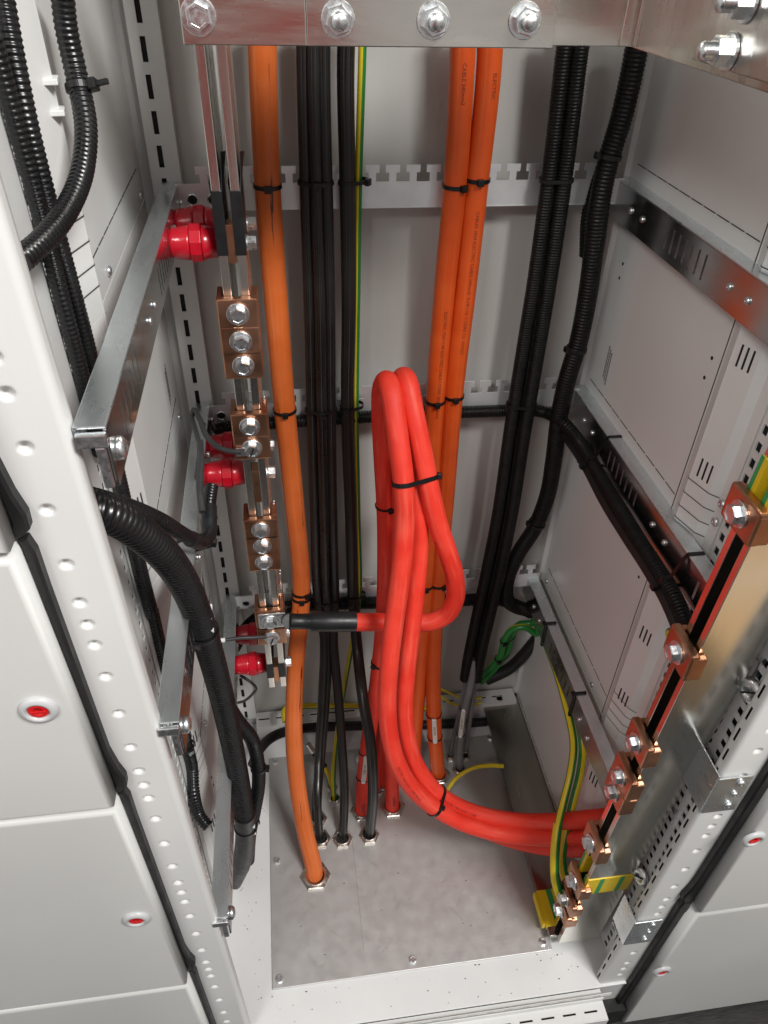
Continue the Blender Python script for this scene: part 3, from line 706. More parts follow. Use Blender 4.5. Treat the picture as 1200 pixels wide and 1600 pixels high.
CG = 'copper clamps on the left bars'
def left_clamp(px, py, label, lug=False):
    z = Y(px, py, .372).z; x = .0664
    root = thing('bar_clamp', label, 'clamp', (x, BY, z-.018), CG)
    c = MB(); c.box(.0440, .0888, .3790, .3888, z-.0172, z+.0172, .0016)
    c.box(.0440, .0505, .3889, .420, z-.0165, z+.0165, .0012); c.box(.0822, .0888, .3889, .420, z-.0165, z+.0165, .0012)
    build('clamp_body', c, M['copper'], root)
    bolt(root, (x, .3788 - (.0035 if lug else 0), z), (0, -1, 0)); return root
lc = [(369, 495, 'topmost copper clamp of the upper trio on the left bars'), (373, 538, 'middle copper clamp of the upper trio on the left bars'), (378, 576, 'lowest copper clamp of the upper trio on the left bars'),
      (389, 671, 'copper clamp just above the one that holds the thin grey wire lug'), (393, 705, 'copper clamp with a thin grey wire lug under its bolt, beside an insulator'),
      (407, 833, 'topmost copper clamp of the lower trio on the left bars'), (411, 858, 'middle copper clamp of the lower trio on the left bars'), (414, 883, 'lowest copper clamp of the lower trio on the left bars'),
      (424, 973, 'copper clamp that holds the tinned lug of the red jumper'), (428, 1000, 'lowest left copper clamp with a thin grey wire, above the black sleeve')]
for px, py, l in lc:
    c_ = left_clamp(px, py, l, lug=(py == 973))
    if py in (705, 1000): z_ = Y(px, py, .372).z; build('torque_mark', MB().box(-.0065, .0065, -.0009, .0009, .0098, .0103, mtx=zmat((.0664, .3788, z_), (0, -1, 0), 1.2)), M['ink'], c_)

# --- red insulators
def insulator(y, z, label):
    root = thing('insulator', label, 'insulator', (.026, y, z-.02), 'red post insulators')
    R = .0188
    pr = [(R*.78, -.0005), (R*.86, .004), (R*.97, .018), (R*.98, .0215)]
    p2 = [(R*1.09, .0217), (R*1.1, .0222), (R*1.1, .0328), (R*1.09, .0333)]
    p3 = [(R*.98, .0335), (R*.95, .037), (R*.82, .0515)]
    mt = zmat((.0003, y, z), (1, 0, 0))
    build('insulator_body', MB().lathe(pr, mt, 28), M['insul'], root); build('insulator_body', MB().lathe(p3, mt, 28), M['insul'], root)
    build('hex_collar', MB().lathe(p2, mt, 10, smooth=False), M['insul'], root)
for y, z, l in ((.420, 1.0965, 'big red insulator on the upper left rail, nearer of that pair'), (.487, 1.0965, 'red insulator on the upper left rail, further of that pair'),
                (.420, .787, 'red insulator on the middle left rail under the curved grey wire'), (.487, .787, 'red insulator on the middle left rail behind the curved grey wire'),
                (.420, .392, 'red insulator level with the bare bottom ends of the left bars'), (.487, .392, 'red insulator crossed by the straight grey wire at the lowest clamp')):
    insulator(y, z, l)

# ================================================================== TOP BUSBARS
zb = 1.2975
t1 = thing('busbar', 'scratched tinned cover bar at the top left with one round headed bolt', 'busbar', (.10, .27, zb), 'tinned bars across the top')
build('bar', MB().box(.0545, .1478, .2605, .2660, zb+.0005, zb+.12, .0008), M['tinh'], t1)
b_ = bolt(t1, Y(310, 25, .2600), (0, -1, 0), .1, 'cap_bolt'); b_.scale = (1.02, 1.02, 1)
t2 = thing('busbar', 'long tinned bar across the top with three nuts on studs', 'busbar', (.22, .27, zb), 'tinned bars across the top')
build('bar', MB().box(.1482, .3462, .2635, .2715, zb, zb+.13, .0008), M['tinh'], t2)
for px, py in ((528, 30), (677, 32), (820, 32)):
    p = Y(px, py, .2630); n = place('nut', NUT, t2, p+Vector((0, -.002, 0)), zto((0, -1, 0), random.random()))
    for me, z_, nm, s_ in ((BW, -.002, 'washer', 1.0), (STUD, .004, 'stud', 1.)):
        q = bpy.data.objects.new(nm, me); COL.objects.link(q); q.parent = n; q.location = (0, 0, z_); q.scale = (1.02*s_, 1.02*s_, 1) if nm == 'washer' else (1, 1, .8)
t3 = thing('busbar', 'tinned bar behind the long bar at the top, right of its three nuts', 'busbar', (.25, .29, zb), 'tinned bars across the top')
build('bar', MB().box(.060, .4190, .2722, .2812, zb+.001, zb+.14, .0008), M['tinh'], t3)
build('joint_strip', MB().box(.4050, .4120, .2690, .2720, zb+.0015, zb+.14, .0008), M['tinh'], t3)
build('joint_strip', MB().box(.4160, .4195, .2680, .2719, zb+.0015, zb+.14, .0008), M['tinh'], t3)
t4 = thing('busbar', 'tinned bar running to the front at the top right with studs through it', 'busbar', (.42, .15, zb), 'tinned bars across the top')
build('bar', MB().box(.4195, .4275, -.06, .2995, zb, zb+.11, .0008), M['tin'], t4)
build('splice_plate', MB().box(.4135, .4192, .02, .160, zb+.006, zb+.11, .0008), M['tin'], t4)
for px, py in ((1140, 80), (1170, 4)):
    p = X(px, py, .4130); n = place('nut', NUT, t4, p+Vector((-.002, 0, 0)), zto((-1, 0, 0), random.random())); n.scale = (.88, .88, 1)
    for me, z_, nm in ((BW, -.002, 'washer'), (STUD, .004, 'stud')):
        q = bpy.data.objects.new(nm, me); COL.objects.link(q); q.parent = n; q.location = (0, 0, z_)

# ================================================================== RIGHT BUSBARS
def yf(z): return .0625-.036*z               # the pair leans slightly to the front
XL, XR = .5110, .5815
def lean_bar(y0, y1, z0, z1, x0=XL, x1=XR, bev=.0008):
    mb = MB(); mb.box(x0, x1, y0, y1, z0, z1, bev)
    for v in mb.v: v.y += yf(v.z)
    return mb
def band(parent, y0, y1, z0, z1, ori):
    """yellow tape with green stripes round a bar, stripes run upright"""
    mb = MB(); t = .0011; n = 0
    cuts = [XL-t, XL+.018, XL+.0255, XL+.0495, XL+.057, XR+t]
    for i in range(len(cuts)-1): mb.add([(cuts[i], y0-t, z0), (cuts[i+1], y0-t, z0), (cuts[i+1], y0-t, z1), (cuts[i], y0-t, z1)], [[0, 1, 2, 3]], mi=i % 2)
    ys = [y0-t, y0+(y1-y0)*.55, y1+t]
    for i in range(2): mb.add([(XL-t, ys[i], z0), (XL-t, ys[i+1], z0), (XL-t, ys[i+1], z1), (XL-t, ys[i], z1)], [[0, 1, 2, 3]], mi=i if ori else 0)
    for q in (z0, z1): mb.add([(XL-t, y0-t, q), (XR+t, y0-t, q), (XR+t, y0-.00005, q), (XL-t, y1, q)], [[0, 1, 2, 3]])
    mb.add([(XR+t, y0-t, z0), (XR+t, y1+t, z0), (XR+t, y1+t, z1), (XR+t, y0-t, z1)], [[0, 1, 2, 3]])
    for v in mb.v: v.y += yf(v.z)
    build('earth_tape', mb, [M['yellow'], M['green']], parent)
bf = thing('busbar', 'front bar of the right hand pair, its broad face towards the viewer', 'busbar', (.546, .06, .03), 'upright tinned bars on the right')
build('bar', lean_bar(0, .0085, .0235, 1.05), M['tinr'], bf); band(bf, 0, .0085, .222, .272, 1); band(bf, 0, .0085, .992, 1.04, 1)
bb = thing('busbar', 'rear bar of the right hand pair, seen edge on past the gap', 'busbar', (.546, .09, .03), 'upright tinned bars on the right')
build('bar', lean_bar(.0225, .0310, .034, 1.05), M['tinr'], bb); band(bb, .0225, .0310, .250, .300, 1); band(bb, .0225, .0310, .965, 1.03, 1)
# black block put between the bars for the deep shade of the gap
tag(build('packing_block', lean_bar(.0087, .0223, .05, 1.04, XL+.030, XR-.01), M['rubber']), 'black block standing for the shade deep in the gap between the right hand bars', 'shade block')
# flat bar along the floor, turned up under the pair
fb = thing('busbar', 'flat tinned bar low along the right of the floor with striped tape', 'busbar', (.54, .3, .024))
fm = MB(); fm.box(.4975, .5790, .0712, .578, .024, .0325, .001); build('bar', fm, M['tind'], fb)
bolt(fb, (.535, .556, .0330), (0, 0, 1))
tp = MB(); t = .0010
for i, (ya, yb_) in enumerate(((.086, .147), )):
    cx = [.4975-t, .513, .523, .579+t]
    for k in range(3): tp.add([(cx[k], ya, .0325+t), (cx[k+1], ya, .0325+t), (cx[k+1], yb_, .0325+t), (cx[k], yb_, .0325+t)], [[0, 1, 2, 3]], mi=k % 2)
    tp.add([(.4975-t, ya, .023), (.4975-t, yb_, .023), (.4975-t, yb_, .0325+t), (.4975-t, ya, .0325+t)], [[0, 1, 2, 3]])
    tp.box(.4905, .4964, ya+.004, yb_-.002, .018, .0335, .0012)
    tp.add([(.4975-t, ya, .023), (.579, ya, .023), (.579, ya, .0325+t), (.4975-t, ya, .0325+t)], [[0, 1, 2, 3]])
build('earth_tape', tp, [M['yellow'], M['green']], fb)
# --- clamps on the right pair
def right_clamp(px, py, label, stub=False, h=.0185):
    z = X(px, py, .497).z; y = yf(z); root = thing('bar_clamp', label, 'clamp', (.505, y, z-h), 'copper clamps on the right bars')
    c = MB(); c.box(.4995, .5095, y-.0085, y+.0395, z-h, z+h, .0022)
    c.box(.5005, .5185, y-.0088, y-.0010, z-h+.001, z+h-.004, .0018); c.box(.5005, .5185, y+.0322, y+.0398, z-h+.001, z+h-.004, .0018)
    build('clamp_body', c, M['copper'], root)
    bolt(root, (.4993, y+.0155, z), (-1, 0, 0)); return root
for px, py, l in ((1163, 818, 'highest copper clamp on the right bars, below the upper yellow tape'), (1060, 1030, 'copper clamp on the right bars with a small green and yellow wire lug'),
                  (997, 1175, 'copper clamp on the right bars just above the close pair'), (971, 1222, 'upper copper clamp of the close pair on the right bars'), (962, 1250, 'lower copper clamp of the close pair on the right bars'),
                  (927, 1335, 'copper clamp on the right bars just above the yellow tape band'), (899, 1392, 'highest of three copper clamps below the tape band on the right bars'),
                  (886, 1418, 'middle of three copper clamps below the tape band, an earth lug on it'), (880, 1440, 'lowest of three copper clamps at the foot of the right bars')):
    right_clamp(px, py, l, h=.0185 if py < 1380 else .0150)
# --- brackets from the bars to the right post
def bracket(z0, z1, label, dep=.088):
    root = thing('bar_bracket', label, 'bracket', (rrail(z0), .04, z0), 'zinc bar brackets')
    e = rrail((z0+z1)/2); wb2 = MB().box(e-.0048, e-.0028, -.0038, dep, z0, z1, .0006); build('web', wb2, M['zinc'], root)
    f2 = MB().box(e-.0027, e+.040, -.0038, -.0018, z0-.002, z1-.006, .0008); build('flange', f2, M['zinc'], root)
    for k in range(3): screw(root, (e+.027, -.0038, z0+.013+k*(z1-z0-.03)/2), (0, -1, 0), 1.2 if k != 1 else 1.0)
    return root
bracket(.548, .625, 'upper zinc bracket screwed to the right post')
bracket(.168, .248, 'lower zinc bracket screwed to the right post near the tape', .036)
# --- screw clips hanging on the perforated plate
def clip(px, py, label, rot):
    p = X(px, py, .592); root = thing('screw_clip', label, 'clip', p, 'zinc clips on the perforated plate')
    c = MB(); c.box(p.x-.0015, p.x+.006, p.y-.011, p.y-.009, p.z-.020, p.z+.012, .0006); c.box(p.x-.0035, p.x-.0016, p.y-.011, p.y+.006, p.z+.008, p.z+.0105, .0006)
    build('clip_leaf', c, M['bolt'], root)
    build('threaded_rod', MB().lathe([(.0034+.0004*(i % 2), .0009*i) for i in range(20)], zmat(p+Vector((-.004, .004, .010)), (1, .2, .25)), 12), M['bolt'], root)
clip(1050, 1265, 'zinc clip between the bars and the perforated plate, just below the upper bracket', 0)
clip(978, 1410, 'zinc clip left of the wing screw, above the lower bracket', 0)
clip(960, 1450, 'lowest zinc clip beside the foot of the right bars', 0)
clip(1178, 1030, 'zinc clip with a threaded rod near the right edge of the photo', 0)
def wing(px, py, label):
    p = X(px, py, .588); root = thing('quarter_turn_screw', label, 'screw', p, 'large slotted quarter turn screws')
    build('screw_head', MB().lathe([(.0145, 0), (.0150, .0030), (.0125, .0062), (.0060, .0068), (.0055, .0040), (0, .0040)], zmat(p, (-1, -.25, .1)), 28), M['bolt'], root)
    build('screw_slot', MB().box(-.0100, .0100, -.0012, .0012, .0060, .0071, mtx=zmat(p, (-1, -.25, .1), .8)), M['black_hole'], root)
wing(1176, 1080, 'large slotted screw near the right edge above the upper bracket')
wing(1003, 1368, 'large slotted screw between the yellow tape band and the right post')

# ================================================================== CABLES
def yy(P): return [Y(*p) if len(p) == 3 else Z(p[0], p[1], p[3]) if p[2] == 'z' else X(p[0], p[1], p[3]) for p in P]
cable('power_cable', 'or1', yy([(409, 20, .528), (411, 120, .530), (418, 290, .530), (431, 470, .530), (445, 640, .530), (461, 800, .524), (471, 925, .520), (462, 1040, .47), (459, 1140, .40), (464, 1220, .345), (477, 1300, .288), (489, 1350, .250), (493, 1378, 'z', -.01)]), .0157, 'orangescuffed',
      'scuffed orange cable on the left that drops to the largest gland', group=None, n=26)
cable('power_cable', 'or2', yy([(724, 20, .530), (721, 120, .530), (711, 290, .530), (696, 440, .530), (680, 625, .530), (671, 780, .527), (664, 910, .522), (656, 1050, .49), (648, 1150, .45), (645, 1205, 'z', -.01)]), .0146, 'orange', 'left of the two printed orange cables hung side by side', n=26)
cable('power_cable', 'or3', yy([(768, 20, .530), (763, 120, .530), (746, 280, .530), (729, 440, .530), (709, 613, .530), (696, 780, .527), (684, 915, .522), (677, 1050, .48), (679, 1140, .44), (685, 1216, 'z', -.01)]), .0146, 'orange', 'right of the two printed orange cables, a marker strip near its foot', n=26)
# black bundle
def bun(off, dy): return [(488+off, 20, .532+dy), (489+off, 140, .532+dy), (493+off, 290, .532+dy), (498+off, 470, .532+dy), (501+off*.95, 640, .532+dy), (505+off*.9, 800, .530+dy), (509+off*.85, 935, .526+dy)]
BG = 'black cables of the left bundle'
cable('control_cable', 'bk1', yy(bun(-15, 0)+[(506, 1000, .50), (503, 1090, .45), (498, 1180, .40), (496, 1250, .335), (500, 1318, 'z', -.01)]), .0079, 'black', 'leftmost black cable of the bundle, ending in the gland behind the orange cable', group=BG)
cable('control_cable', 'bk2', yy(bun(1, -.006)+[(514, 1000, .50), (510, 1080, .46), (503, 1170, .41), (497, 1240, .37), (496, 1288, 'z', -.01)]), .0079, 'black', 'middle black cable of the bundle, front and centre at the ties', group=BG)
cable('control_cable', 'bk3', yy(bun(16, 0)+[(521, 1000, .495), (528, 1080, .45), (534, 1160, .40), (538, 1240, .345), (535, 1318, 'z', -.01)]), .0086, 'black', 'rightmost black cable of the bundle, ending in the middle gland of its row', group=BG)
cable('control_cable', 'bk4', yy(bun(-7, .012)+[(509, 1000, .51), (505, 1090, .47), (500, 1180, .42), (493, 1250, .36), (494, 1296, 'z', -.01)]), .0075, 'black', 'black cable at the back of the bundle on its left', group=BG)
cable('control_cable', 'bk5', yy([(542, 20, .532), (540, 120, .532), (543, 290, .532), (545, 470, .532), (543, 640, .532), (548, 800, .530), (552, 935, .524), (558, 1010, .485), (567, 1090, .405), (579, 1160, .355), (583, 1230, .322), (577, 1312, 'z', -.01)]), .0100, 'black', 'single black cable beside the green and yellow wire', n=20)
cable('earth_wire', 'gy1', yy([(568, 20, .538), (566, 90, .538), (560, 290, .538), (558, 440, .538), (556, 640, .538), (559, 800, .536), (561, 935, .530), (551, 1000, .51), (537, 1080, .48), (525, 1160, .44), (521, 1215, .40), (523, 1258, 'z', -.01)]), .0047, 'gyl', 'long thin green and yellow wire running the full height', n=14)
cable('earth_wire', 'gy1b', yy([(481, 1162, .47), (497, 1185, .45), (512, 1206, .43), (518, 1225, .41), (520, 1240, 'z', -.01)]), .0052, 'gy3', 'short yellow and green wire with black ferrules behind the bundle', n=14)
o = PATHS['gy1b'][2]
for i0, i1 in ((.18, .50),):
    P, r, _ = PATHS['gy1b']; n = len(P); q = P[int(n*i0):int(n*i1)]; m_ = MB(); m_.tube(q, frames(q), r+.0012, 14); build('ferrule_sleeve', m_, M['rubber'], o)
    q = P[:int(n*i0)+1]; m_ = MB(); m_.tube(q, frames(q), r*.9+.0008, 14); build('crimp', m_, M['bolt'], o)

# --- the red loop
RG = 'red power cables'
R_ = .0140
cable('power_cable', 'rd1', yy([(566, 1280, 'z', -.01), (568, 1225, .372), (575, 1160, .405), (590, 1060, .43), (600, 960, .445), (603, 820, .452), (598, 700, .455), (596, 640, .452), (598, 606, .440), (605, 596, .420), (611, 612, .402), (617, 650, .382), (624, 700, .362), (631, 760, .342), (632, 820, .332), (627, 890, .315), (616, 970, .296), (608, 1040, .276), (605, 1100, .262), (609, 1150, .250), (622, 1195, .238), (645, 1232, .230), (682, 1264, .222), (726, 1287, .213), (778, 1302, .200), (830, 1308, .180), (900, 1309, .150), (940, 1306, .135), (962, 1303, .130)]), R_, 'red',
      'red cable forming the left arch of the loop and its lower left sweep', group=RG, n=26)
cable('power_cable', 'rd2', yy([(601, 1232, 'z', -.01), (602, 1150, .43), (610, 1000, .45), (618, 860, .450), (628, 760, .440), (638, 715, .415), (646, 730, .385), (652, 800, .360), (654, 850, .350), (650, 910, .332), (643, 980, .312), (636, 1040, .295), (632, 1100, .279), (637, 1155, .265), (653, 1200, .254), (690, 1244, .243), (742, 1270, .231), (800, 1282, .213), (860, 1284, .185), (915, 1280, .155), (962, 1275, .140)]), R_, 'red',
      'red cable on the inner side of the loop, uppermost in the sweep', group=RG, n=26)
cable('power_cable', 'rd3', yy([(555, 972, .352), (600, 972, .352), (640, 973, .352), (672, 972, .350), (697, 961, .346), (711, 936, .342), (710, 900, .340), (700, 865, .341), (684, 818, .346), (670, 760, .356), (658, 700, .372), (645, 640, .392), (637, 600, .412), (630, 590, .435), (622, 612, .456), (616, 680, .462), (612, 780, .458), (608, 900, .452), (606, 1050, .425), (608, 1150, .395), (612, 1215, .368), (613, 1272, 'z', -.01)]), R_, 'red',
      'red jumper cable forming the right arch and curling to the black sleeve', group=RG, n=26)
cable('power_cable', 'rd4', yy([(585, 1240, 'z', -.01), (592, 1150, .44), (604, 1000, .462), (614, 860, .470), (622, 800, .470), (634, 790, .45), (640, 830, .42), (638, 950, .37), (628, 1050, .325), (628, 1120, .310), (645, 1190, .290), (690, 1250, .268), (760, 1298, .240), (830, 1320, .205), (890, 1326, .168), (930, 1325, .142), (962, 1323, .132)]), R_, 'red',
      'red cable seen lowest where the loop passes behind the earth cables', group=RG, n=26)
# jumper lug and sleeve
ro = PATHS['rd3'][2]
ya = .352
sl = [Y(452, 971, ya-.002), Y(466, 971, ya), Y(484, 971, ya), Y(487, 971, ya), Y(520, 971, ya), Y(556, 971, ya)]
rr = [.0126, .0116, .0122, .0150, .0156, .0152]
m_ = MB(); fr_x = frames(sl, (0, -1, 0)); m_.tube(sl, fr_x, lambda s, i: rr[i], 24); build('shrink_sleeve', m_, M['shrink'], ro)
lz = Y(424, 973, .372).z
lu = MB(); lu.box(.0480, .0905, .3742, .3787, lz-.0150, lz+.0150, .0030); lug = build('cable_lug', lu, M['bolt'], ro)
q = Y(452, 971, ya-.002); nk = MB(); P = [Vector((.086, .3755, lz)), Vector((.094, .370, lz)), q.lerp(Vector((.094, .370, lz)), .3), q]; nk.tube(P, frames(P, (0, -1, 0)), lambda s, i: (.006, .0085, .0105, .0108)[i], 16); build('lug_barrel', nk, M['shrink'], ro)
# --- grey cables, thin wires
cable('control_cable', 'gr1', yy([(741, 1030, .505), (735, 1070, .490), (724, 1115, .470), (719, 1160, .440), (718, 1208, 'z', -.01)]), .0076, 'greycable', 'grey cable with a white marker strip below the black twin hoses')
cable('control_cable', 'gr2', yy([(731, 1040, .515), (724, 1080, .500), (714, 1130, .475), (707, 1160, .46), (703, 1188, 'z', -.01)]), .0045, 'greycable', 'thinner grey cable slanting left below the black twin hoses')
cable('control_cable', 'gr3', yy([(745, 1040, .515), (740, 1080, .505), (733, 1130, .480), (729, 1160, .465), (727, 1187, 'z', -.01)]), .0055, 'greycable', 'grey cable standing right of the one with the marker strip')
cable('thin_wire', 'wl1', yy([(308, 748, .36), (312, 700, .40), (304, 668, .44), (300, 650, .47), (303, 640, .47), (312, 655, .45), (322, 680, .42), (340, 698, .39), (360, 705, .376), (377, 706, .3735)]), .0034, 'greywire', 'thin grey wire curving from the rail to the clamp lug at mid height', 'wire', n=12)
o = PATHS['wl1'][2]; p = Y(384, 706, .3765)
build('ring_lug', MB().box(p.x-.012, p.x+.014, p.y-.0006, p.y+.0012, p.z-.006, p.z+.006, .0005), M['bolt'], o)
cable('thin_wire', 'wl2', yy([(352, 1000, .372), (375, 997, .374), (400, 996, .375), (416, 995, .3752)]), .0030, 'greywire', 'straight thin grey wire ending on the lowest left clamp', 'wire', n=12)
o = PATHS['wl2'][2]; P = PATHS['wl2'][0][:2]; P = [P[0]-Vector((.010, 0, 0)), P[0]]
m_ = MB(); m_.tube(P, frames(P), .0036, 12); build('crimp', m_, M['clip'], o)
cable('thin_wire', 'wl3', yy([(375, 1055, .45), (392, 1066, .44), (400, 1075, .44), (394, 1085, .45), (382, 1095, .47), (372, 1098, .49)]), .0026, 'greywire', 'small grey wire loop below the lowest red insulator', 'wire', n=12)
cable('thin_wire', 'wl4', yy([(318, 665, .50), (325, 660, .53), (334, 672, .54), (345, 690, .545)]), .0026, 'greywire', 'short dark wire by the middle comb end', 'wire', n=12)
# earth cables on the right
EG = 'thick green and yellow earth cables'
cable('earth_cable', 'ge1', yy([(738, 1066, .550), (760, 1048, .545), (781, 1025, .530), (788, 1000, .522), (801, 983, .516), (820, 980, .510), (838, 990, .506)])+[Vector((.5520, .490, .3640)), Vector((.5515, .44, .3570)), Vector((.5510, .375, .3545)), Vector((.5500, .325, .346)), X(896, 1160, .5475)]+yy([(892, 1205, .215), (880, 1255, .180), (871, 1295, .150), (867, 1335, .122), (868, 1375, .098), (878, 1405, .080), (889, 1418, .076)]), .0064, 'gyw',
      'green and yellow earth cable on the lower lug of the right bars', group=EG)
cable('earth_cable', 'ge2', yy([(752, 1066, .556), (772, 1046, .552), (794, 1015, .540), (800, 992, .532), (812, 976, .524), (832, 973, .518)])+[Vector((.5580, .500, .382)), Vector((.5590, .44, .3740)), Vector((.5590, .375, .3710)), Vector((.5580, .320, .360)), X(910, 1160, .5560)]+yy([(907, 1205, .222), (895, 1255, .19), (884, 1300, .160), (878, 1340, .130), (883, 1370, .108), (892, 1388, .092), (900, 1396, .080)]), .0066, 'gyb',
      'green and yellow earth cable on the upper lug of the right bars', group=EG)
for k, f0 in (('ge1', .815), ('ge2', .855)):
    P, r, o = PATHS[k]; n = len(P); q = P[int(n*f0):n-2]; m_ = MB(); m_.tube(q, frames(q), r+.0010, 18); build('striped_sleeve', m_, M['gys'], o)
    m_ = MB(); e = P[-1]; d = (P[-1]-P[-3]).normalized(); q = [P[-3], e+d*.012]; m_.tube(q, frames(q), .0052, 14); build('cable_lug', m_, M['bolt'], o)
cable('earth_wire', 'gy5', yy([(697, 1240, 'z', .0), (703, 1228, .362), (716, 1213, .372), (740, 1200, .38), (765, 1196, .385), (786, 1197, .385)]), .0042, 'gy3', 'thin green and yellow wire arching from the floor to the flat bar', n=14)
cable('earth_wire', 'gy6', yy([(1052, 1008, .14), (1045, 990, .145), (1050, 985, .135), (1062, 992, .11), (1062, 1006, .085)]), .0042, 'gy3', 'tiny green and yellow wire loop beside a copper clamp on the right bars', n=14)
cable('earth_cable', 'gy7', yy([(446, 1128, .50), (444, 1112, .52), (452, 1104, .535), (480, 1103, .540), (520, 1103, .540), (560, 1103, .540), (600, 1105, .540), (650, 1107, .540), (690, 1105, .545)]), .0060, 'gy3', 'yellow earth cable lying along the rear base rail', n=14)
cable('earth_wire', 'gy8', yy([(688, 1076, .555), (705, 1084, .545), (720, 1090, .535), (735, 1092, .53), (752, 1090, .53)]), .0028, 'gy3', 'upper thin yellow wire sagging behind the grey cables', n=10)
cable('earth_wire', 'gy9', yy([(687, 1086, .55), (700, 1096, .54), (716, 1102, .535), (735, 1102, .53), (752, 1098, .53)]), .0028, 'gy3', 'lower thin yellow wire sagging behind the grey cables', n=10)
cable('control_cable', 'bf1', yy([(395, 1195, .40), (405, 1172, .435), (425, 1152, .475), (455, 1141, .505), (500, 1136, .522), (560, 1134, .526), (640, 1133, .526), (700, 1131, .526), (760, 1128, .526)]), .0100, 'rubber', 'black cable curving along the rear edge of the floor', n=18)

# --- corrugated hoses
HG = 'black corrugated hoses'
conduit('conduit', 'h1', yy([(96, -30, .235), (103, 40, .238), (120, 120, .235), (134, 195, .215), (128, 270, .185), (103, 330, .150), (68, 375, .115), (30, 408, .09)]), .0083, 'black hose curving at the upper left into a slot behind the front post', group=HG, pitch=.0040, amp=.0007)
conduit('conduit', 'h2', [X(2, -20, -.048), X(22, 90, -.048), X(45, 200, -.048), X(78, 330, -.048), X(111, 450, -.049), X(143, 570, -.050), X(172, 690, -.050), X(198, 800, -.050), X(222, 900, -.050), X(238, 960, -.050)], .0074, 'black hose straight down the left wall behind the rails, upper length', group=HG, pitch=.0040, amp=.0007)
conduit('conduit', 'h2b', [X(-12, 60, -.052), X(21, 180, -.052), X(62, 330, -.052), X(97, 470, -.052), X(131, 600, -.0525), X(158, 710, -.0525)], .0066, 'second black hose tucked behind the straight one at the far upper left', group=HG, pitch=.0040, amp=.0007)
conduit('conduit', 'h2c', [X(236, 955, -.054), X(256, 1040, -.054), X(276, 1110, -.052), X(290, 1160, -.050), X(300, 1200, -.050), X(303, 1240, -.050), X(312, 1275, -.046), X(326, 1292, -.034)], .0086, 'black hose low on the left wall curling in under the rail', group=HG, pitch=.0048, amp=.0012)
sl2 = spline([X(262, 1066, -.053), X(276, 1112, -.051), X(288, 1152, -.050)]); m_ = MB(); m_.tube(sl2, frames(sl2), .0098, 20); build('joining_sleeve', m_, M['shrink'], PATHS['h2c'][2])
conduit('conduit', 'h3', yy([(122, 790, .045), (152, 797, .050), (186, 811, .060), (219, 833, .075), (254, 864, .095), (284, 905, .120), (307, 955, .142), (326, 1012, .160), (341, 1066, .176), (356, 1130, .190), (368, 1190, .200), (378, 1245, .205), (384, 1290, .207), (384, 1305, .207)]), .0152, 'thick black hose that crosses the middle left rail and hangs beside the lower rail', m='conduit', group=HG, pitch=.0060, amp=.0021, n=30)
tl = yy([(382, 1272, .206), (384, 1300, .207), (381, 1332, .210), (373, 1362, .216), (368, 1380, .220)])
tl = spline(tl); nn_ = len(tl); m_ = MB(); m_.tube(tl, frames(tl), lambda s, i: .0164 if i < nn_*.7 else .0164-.006*(i/nn_-.7)/.3, 26); build('end_sleeve', m_, M['shrink'], PATHS['h3'][2])
conduit('conduit', 'h3b', yy([(357, 1105, .222), (374, 1130, .236), (394, 1156, .243), (402, 1185, .235), (404, 1225, .23), (398, 1265, .222), (391, 1300, .215), (388, 1345, .220)]), .0105, 'black hose half hidden to the right of the thick hose at its lower end', group=HG, pitch=.0046, amp=.0011)
conduit('conduit', 'h4', yy([(128, 772, .062), (160, 780, .072), (205, 794, .10), (250, 813, .14), (285, 834, .19), (304, 845, .22)]), .0078, 'thinner black hose above the thick one, ending in a smooth bent sleeve', group=HG, pitch=.0042, amp=.0011)
el = spline(yy([(298, 842, .21), (315, 847, .235), (326, 836, .255), (327, 810, .275), (327, 792, .29)]))
m_ = MB(); m_.tube(el, frames(el), .0090, 20); build('elbow_sleeve', m_, M['shrink'], PATHS['h4'][2])
conduit('conduit', 'h4b', yy([(326, 802, .282), (328, 780, .30), (331, 760, .32)]), .0078, 'short black hose stub rising between the middle rail and the red insulator', group=HG, pitch=.0042, amp=.0011)
cable('thin_wire', 'wl5', yy([(316, 800, .27), (312, 760, .30), (314, 720, .34), (312, 690, .38)]), .0042, 'greywire', 'dark grey wire pair rising from the bent hose sleeve', 'wire', n=12)
# right twin hoses
def twin(off, dy): return yy([(902+off, 20, .522+dy), (893+off, 90, .522+dy), (874+off, 250, .522+dy), (849+off, 430, .522+dy), (826+off, 570, .522+dy), (808+off*.96, 680, .520+dy), (790+off*.92, 800, .517+dy), (772+off*.9, 890, .512+dy), (754+off*.85, 970, .506+dy), (741+off*.8, 1030, .503+dy), (736+off*.8, 1062, .500+dy)])
conduit('conduit', 'h5', twin(-13, 0), .0098, 'left hose of the straight black twin hoses on the rear wall', m='conduitd', group=HG, pitch=.0036, amp=.0007)
conduit('conduit', 'h6', twin(11, -.002), .0108, 'right hose of the straight black twin hoses on the rear wall', m='conduitd', group=HG, pitch=.0036, amp=.0007)
conduit('conduit', 'h6b', twin(1, .018), .0098, 'hose tucked behind the straight black twin hoses', m='conduitd', group=HG, pitch=.0036, amp=.0007)
conduit('conduit', 'h7', yy([(1000, 40, .515), (992, 90, .515), (972, 180, .515), (951, 250, .515), (938, 310, .513), (929, 380, .512), (920, 450, .512), (905, 530, .510), (887, 590, .510), (874, 650, .512), (865, 720, .514), (855, 775, .518), (835, 825, .522), (808, 868, .526), (793, 905, .528), (792, 935, .528), (804, 947, .534), (826, 953, .540), (846, 955, .546)]), .0135, 'thick black hose winding down the right corner', m='conduitd', group=HG, pitch=.0046, amp=.0009, n=24)
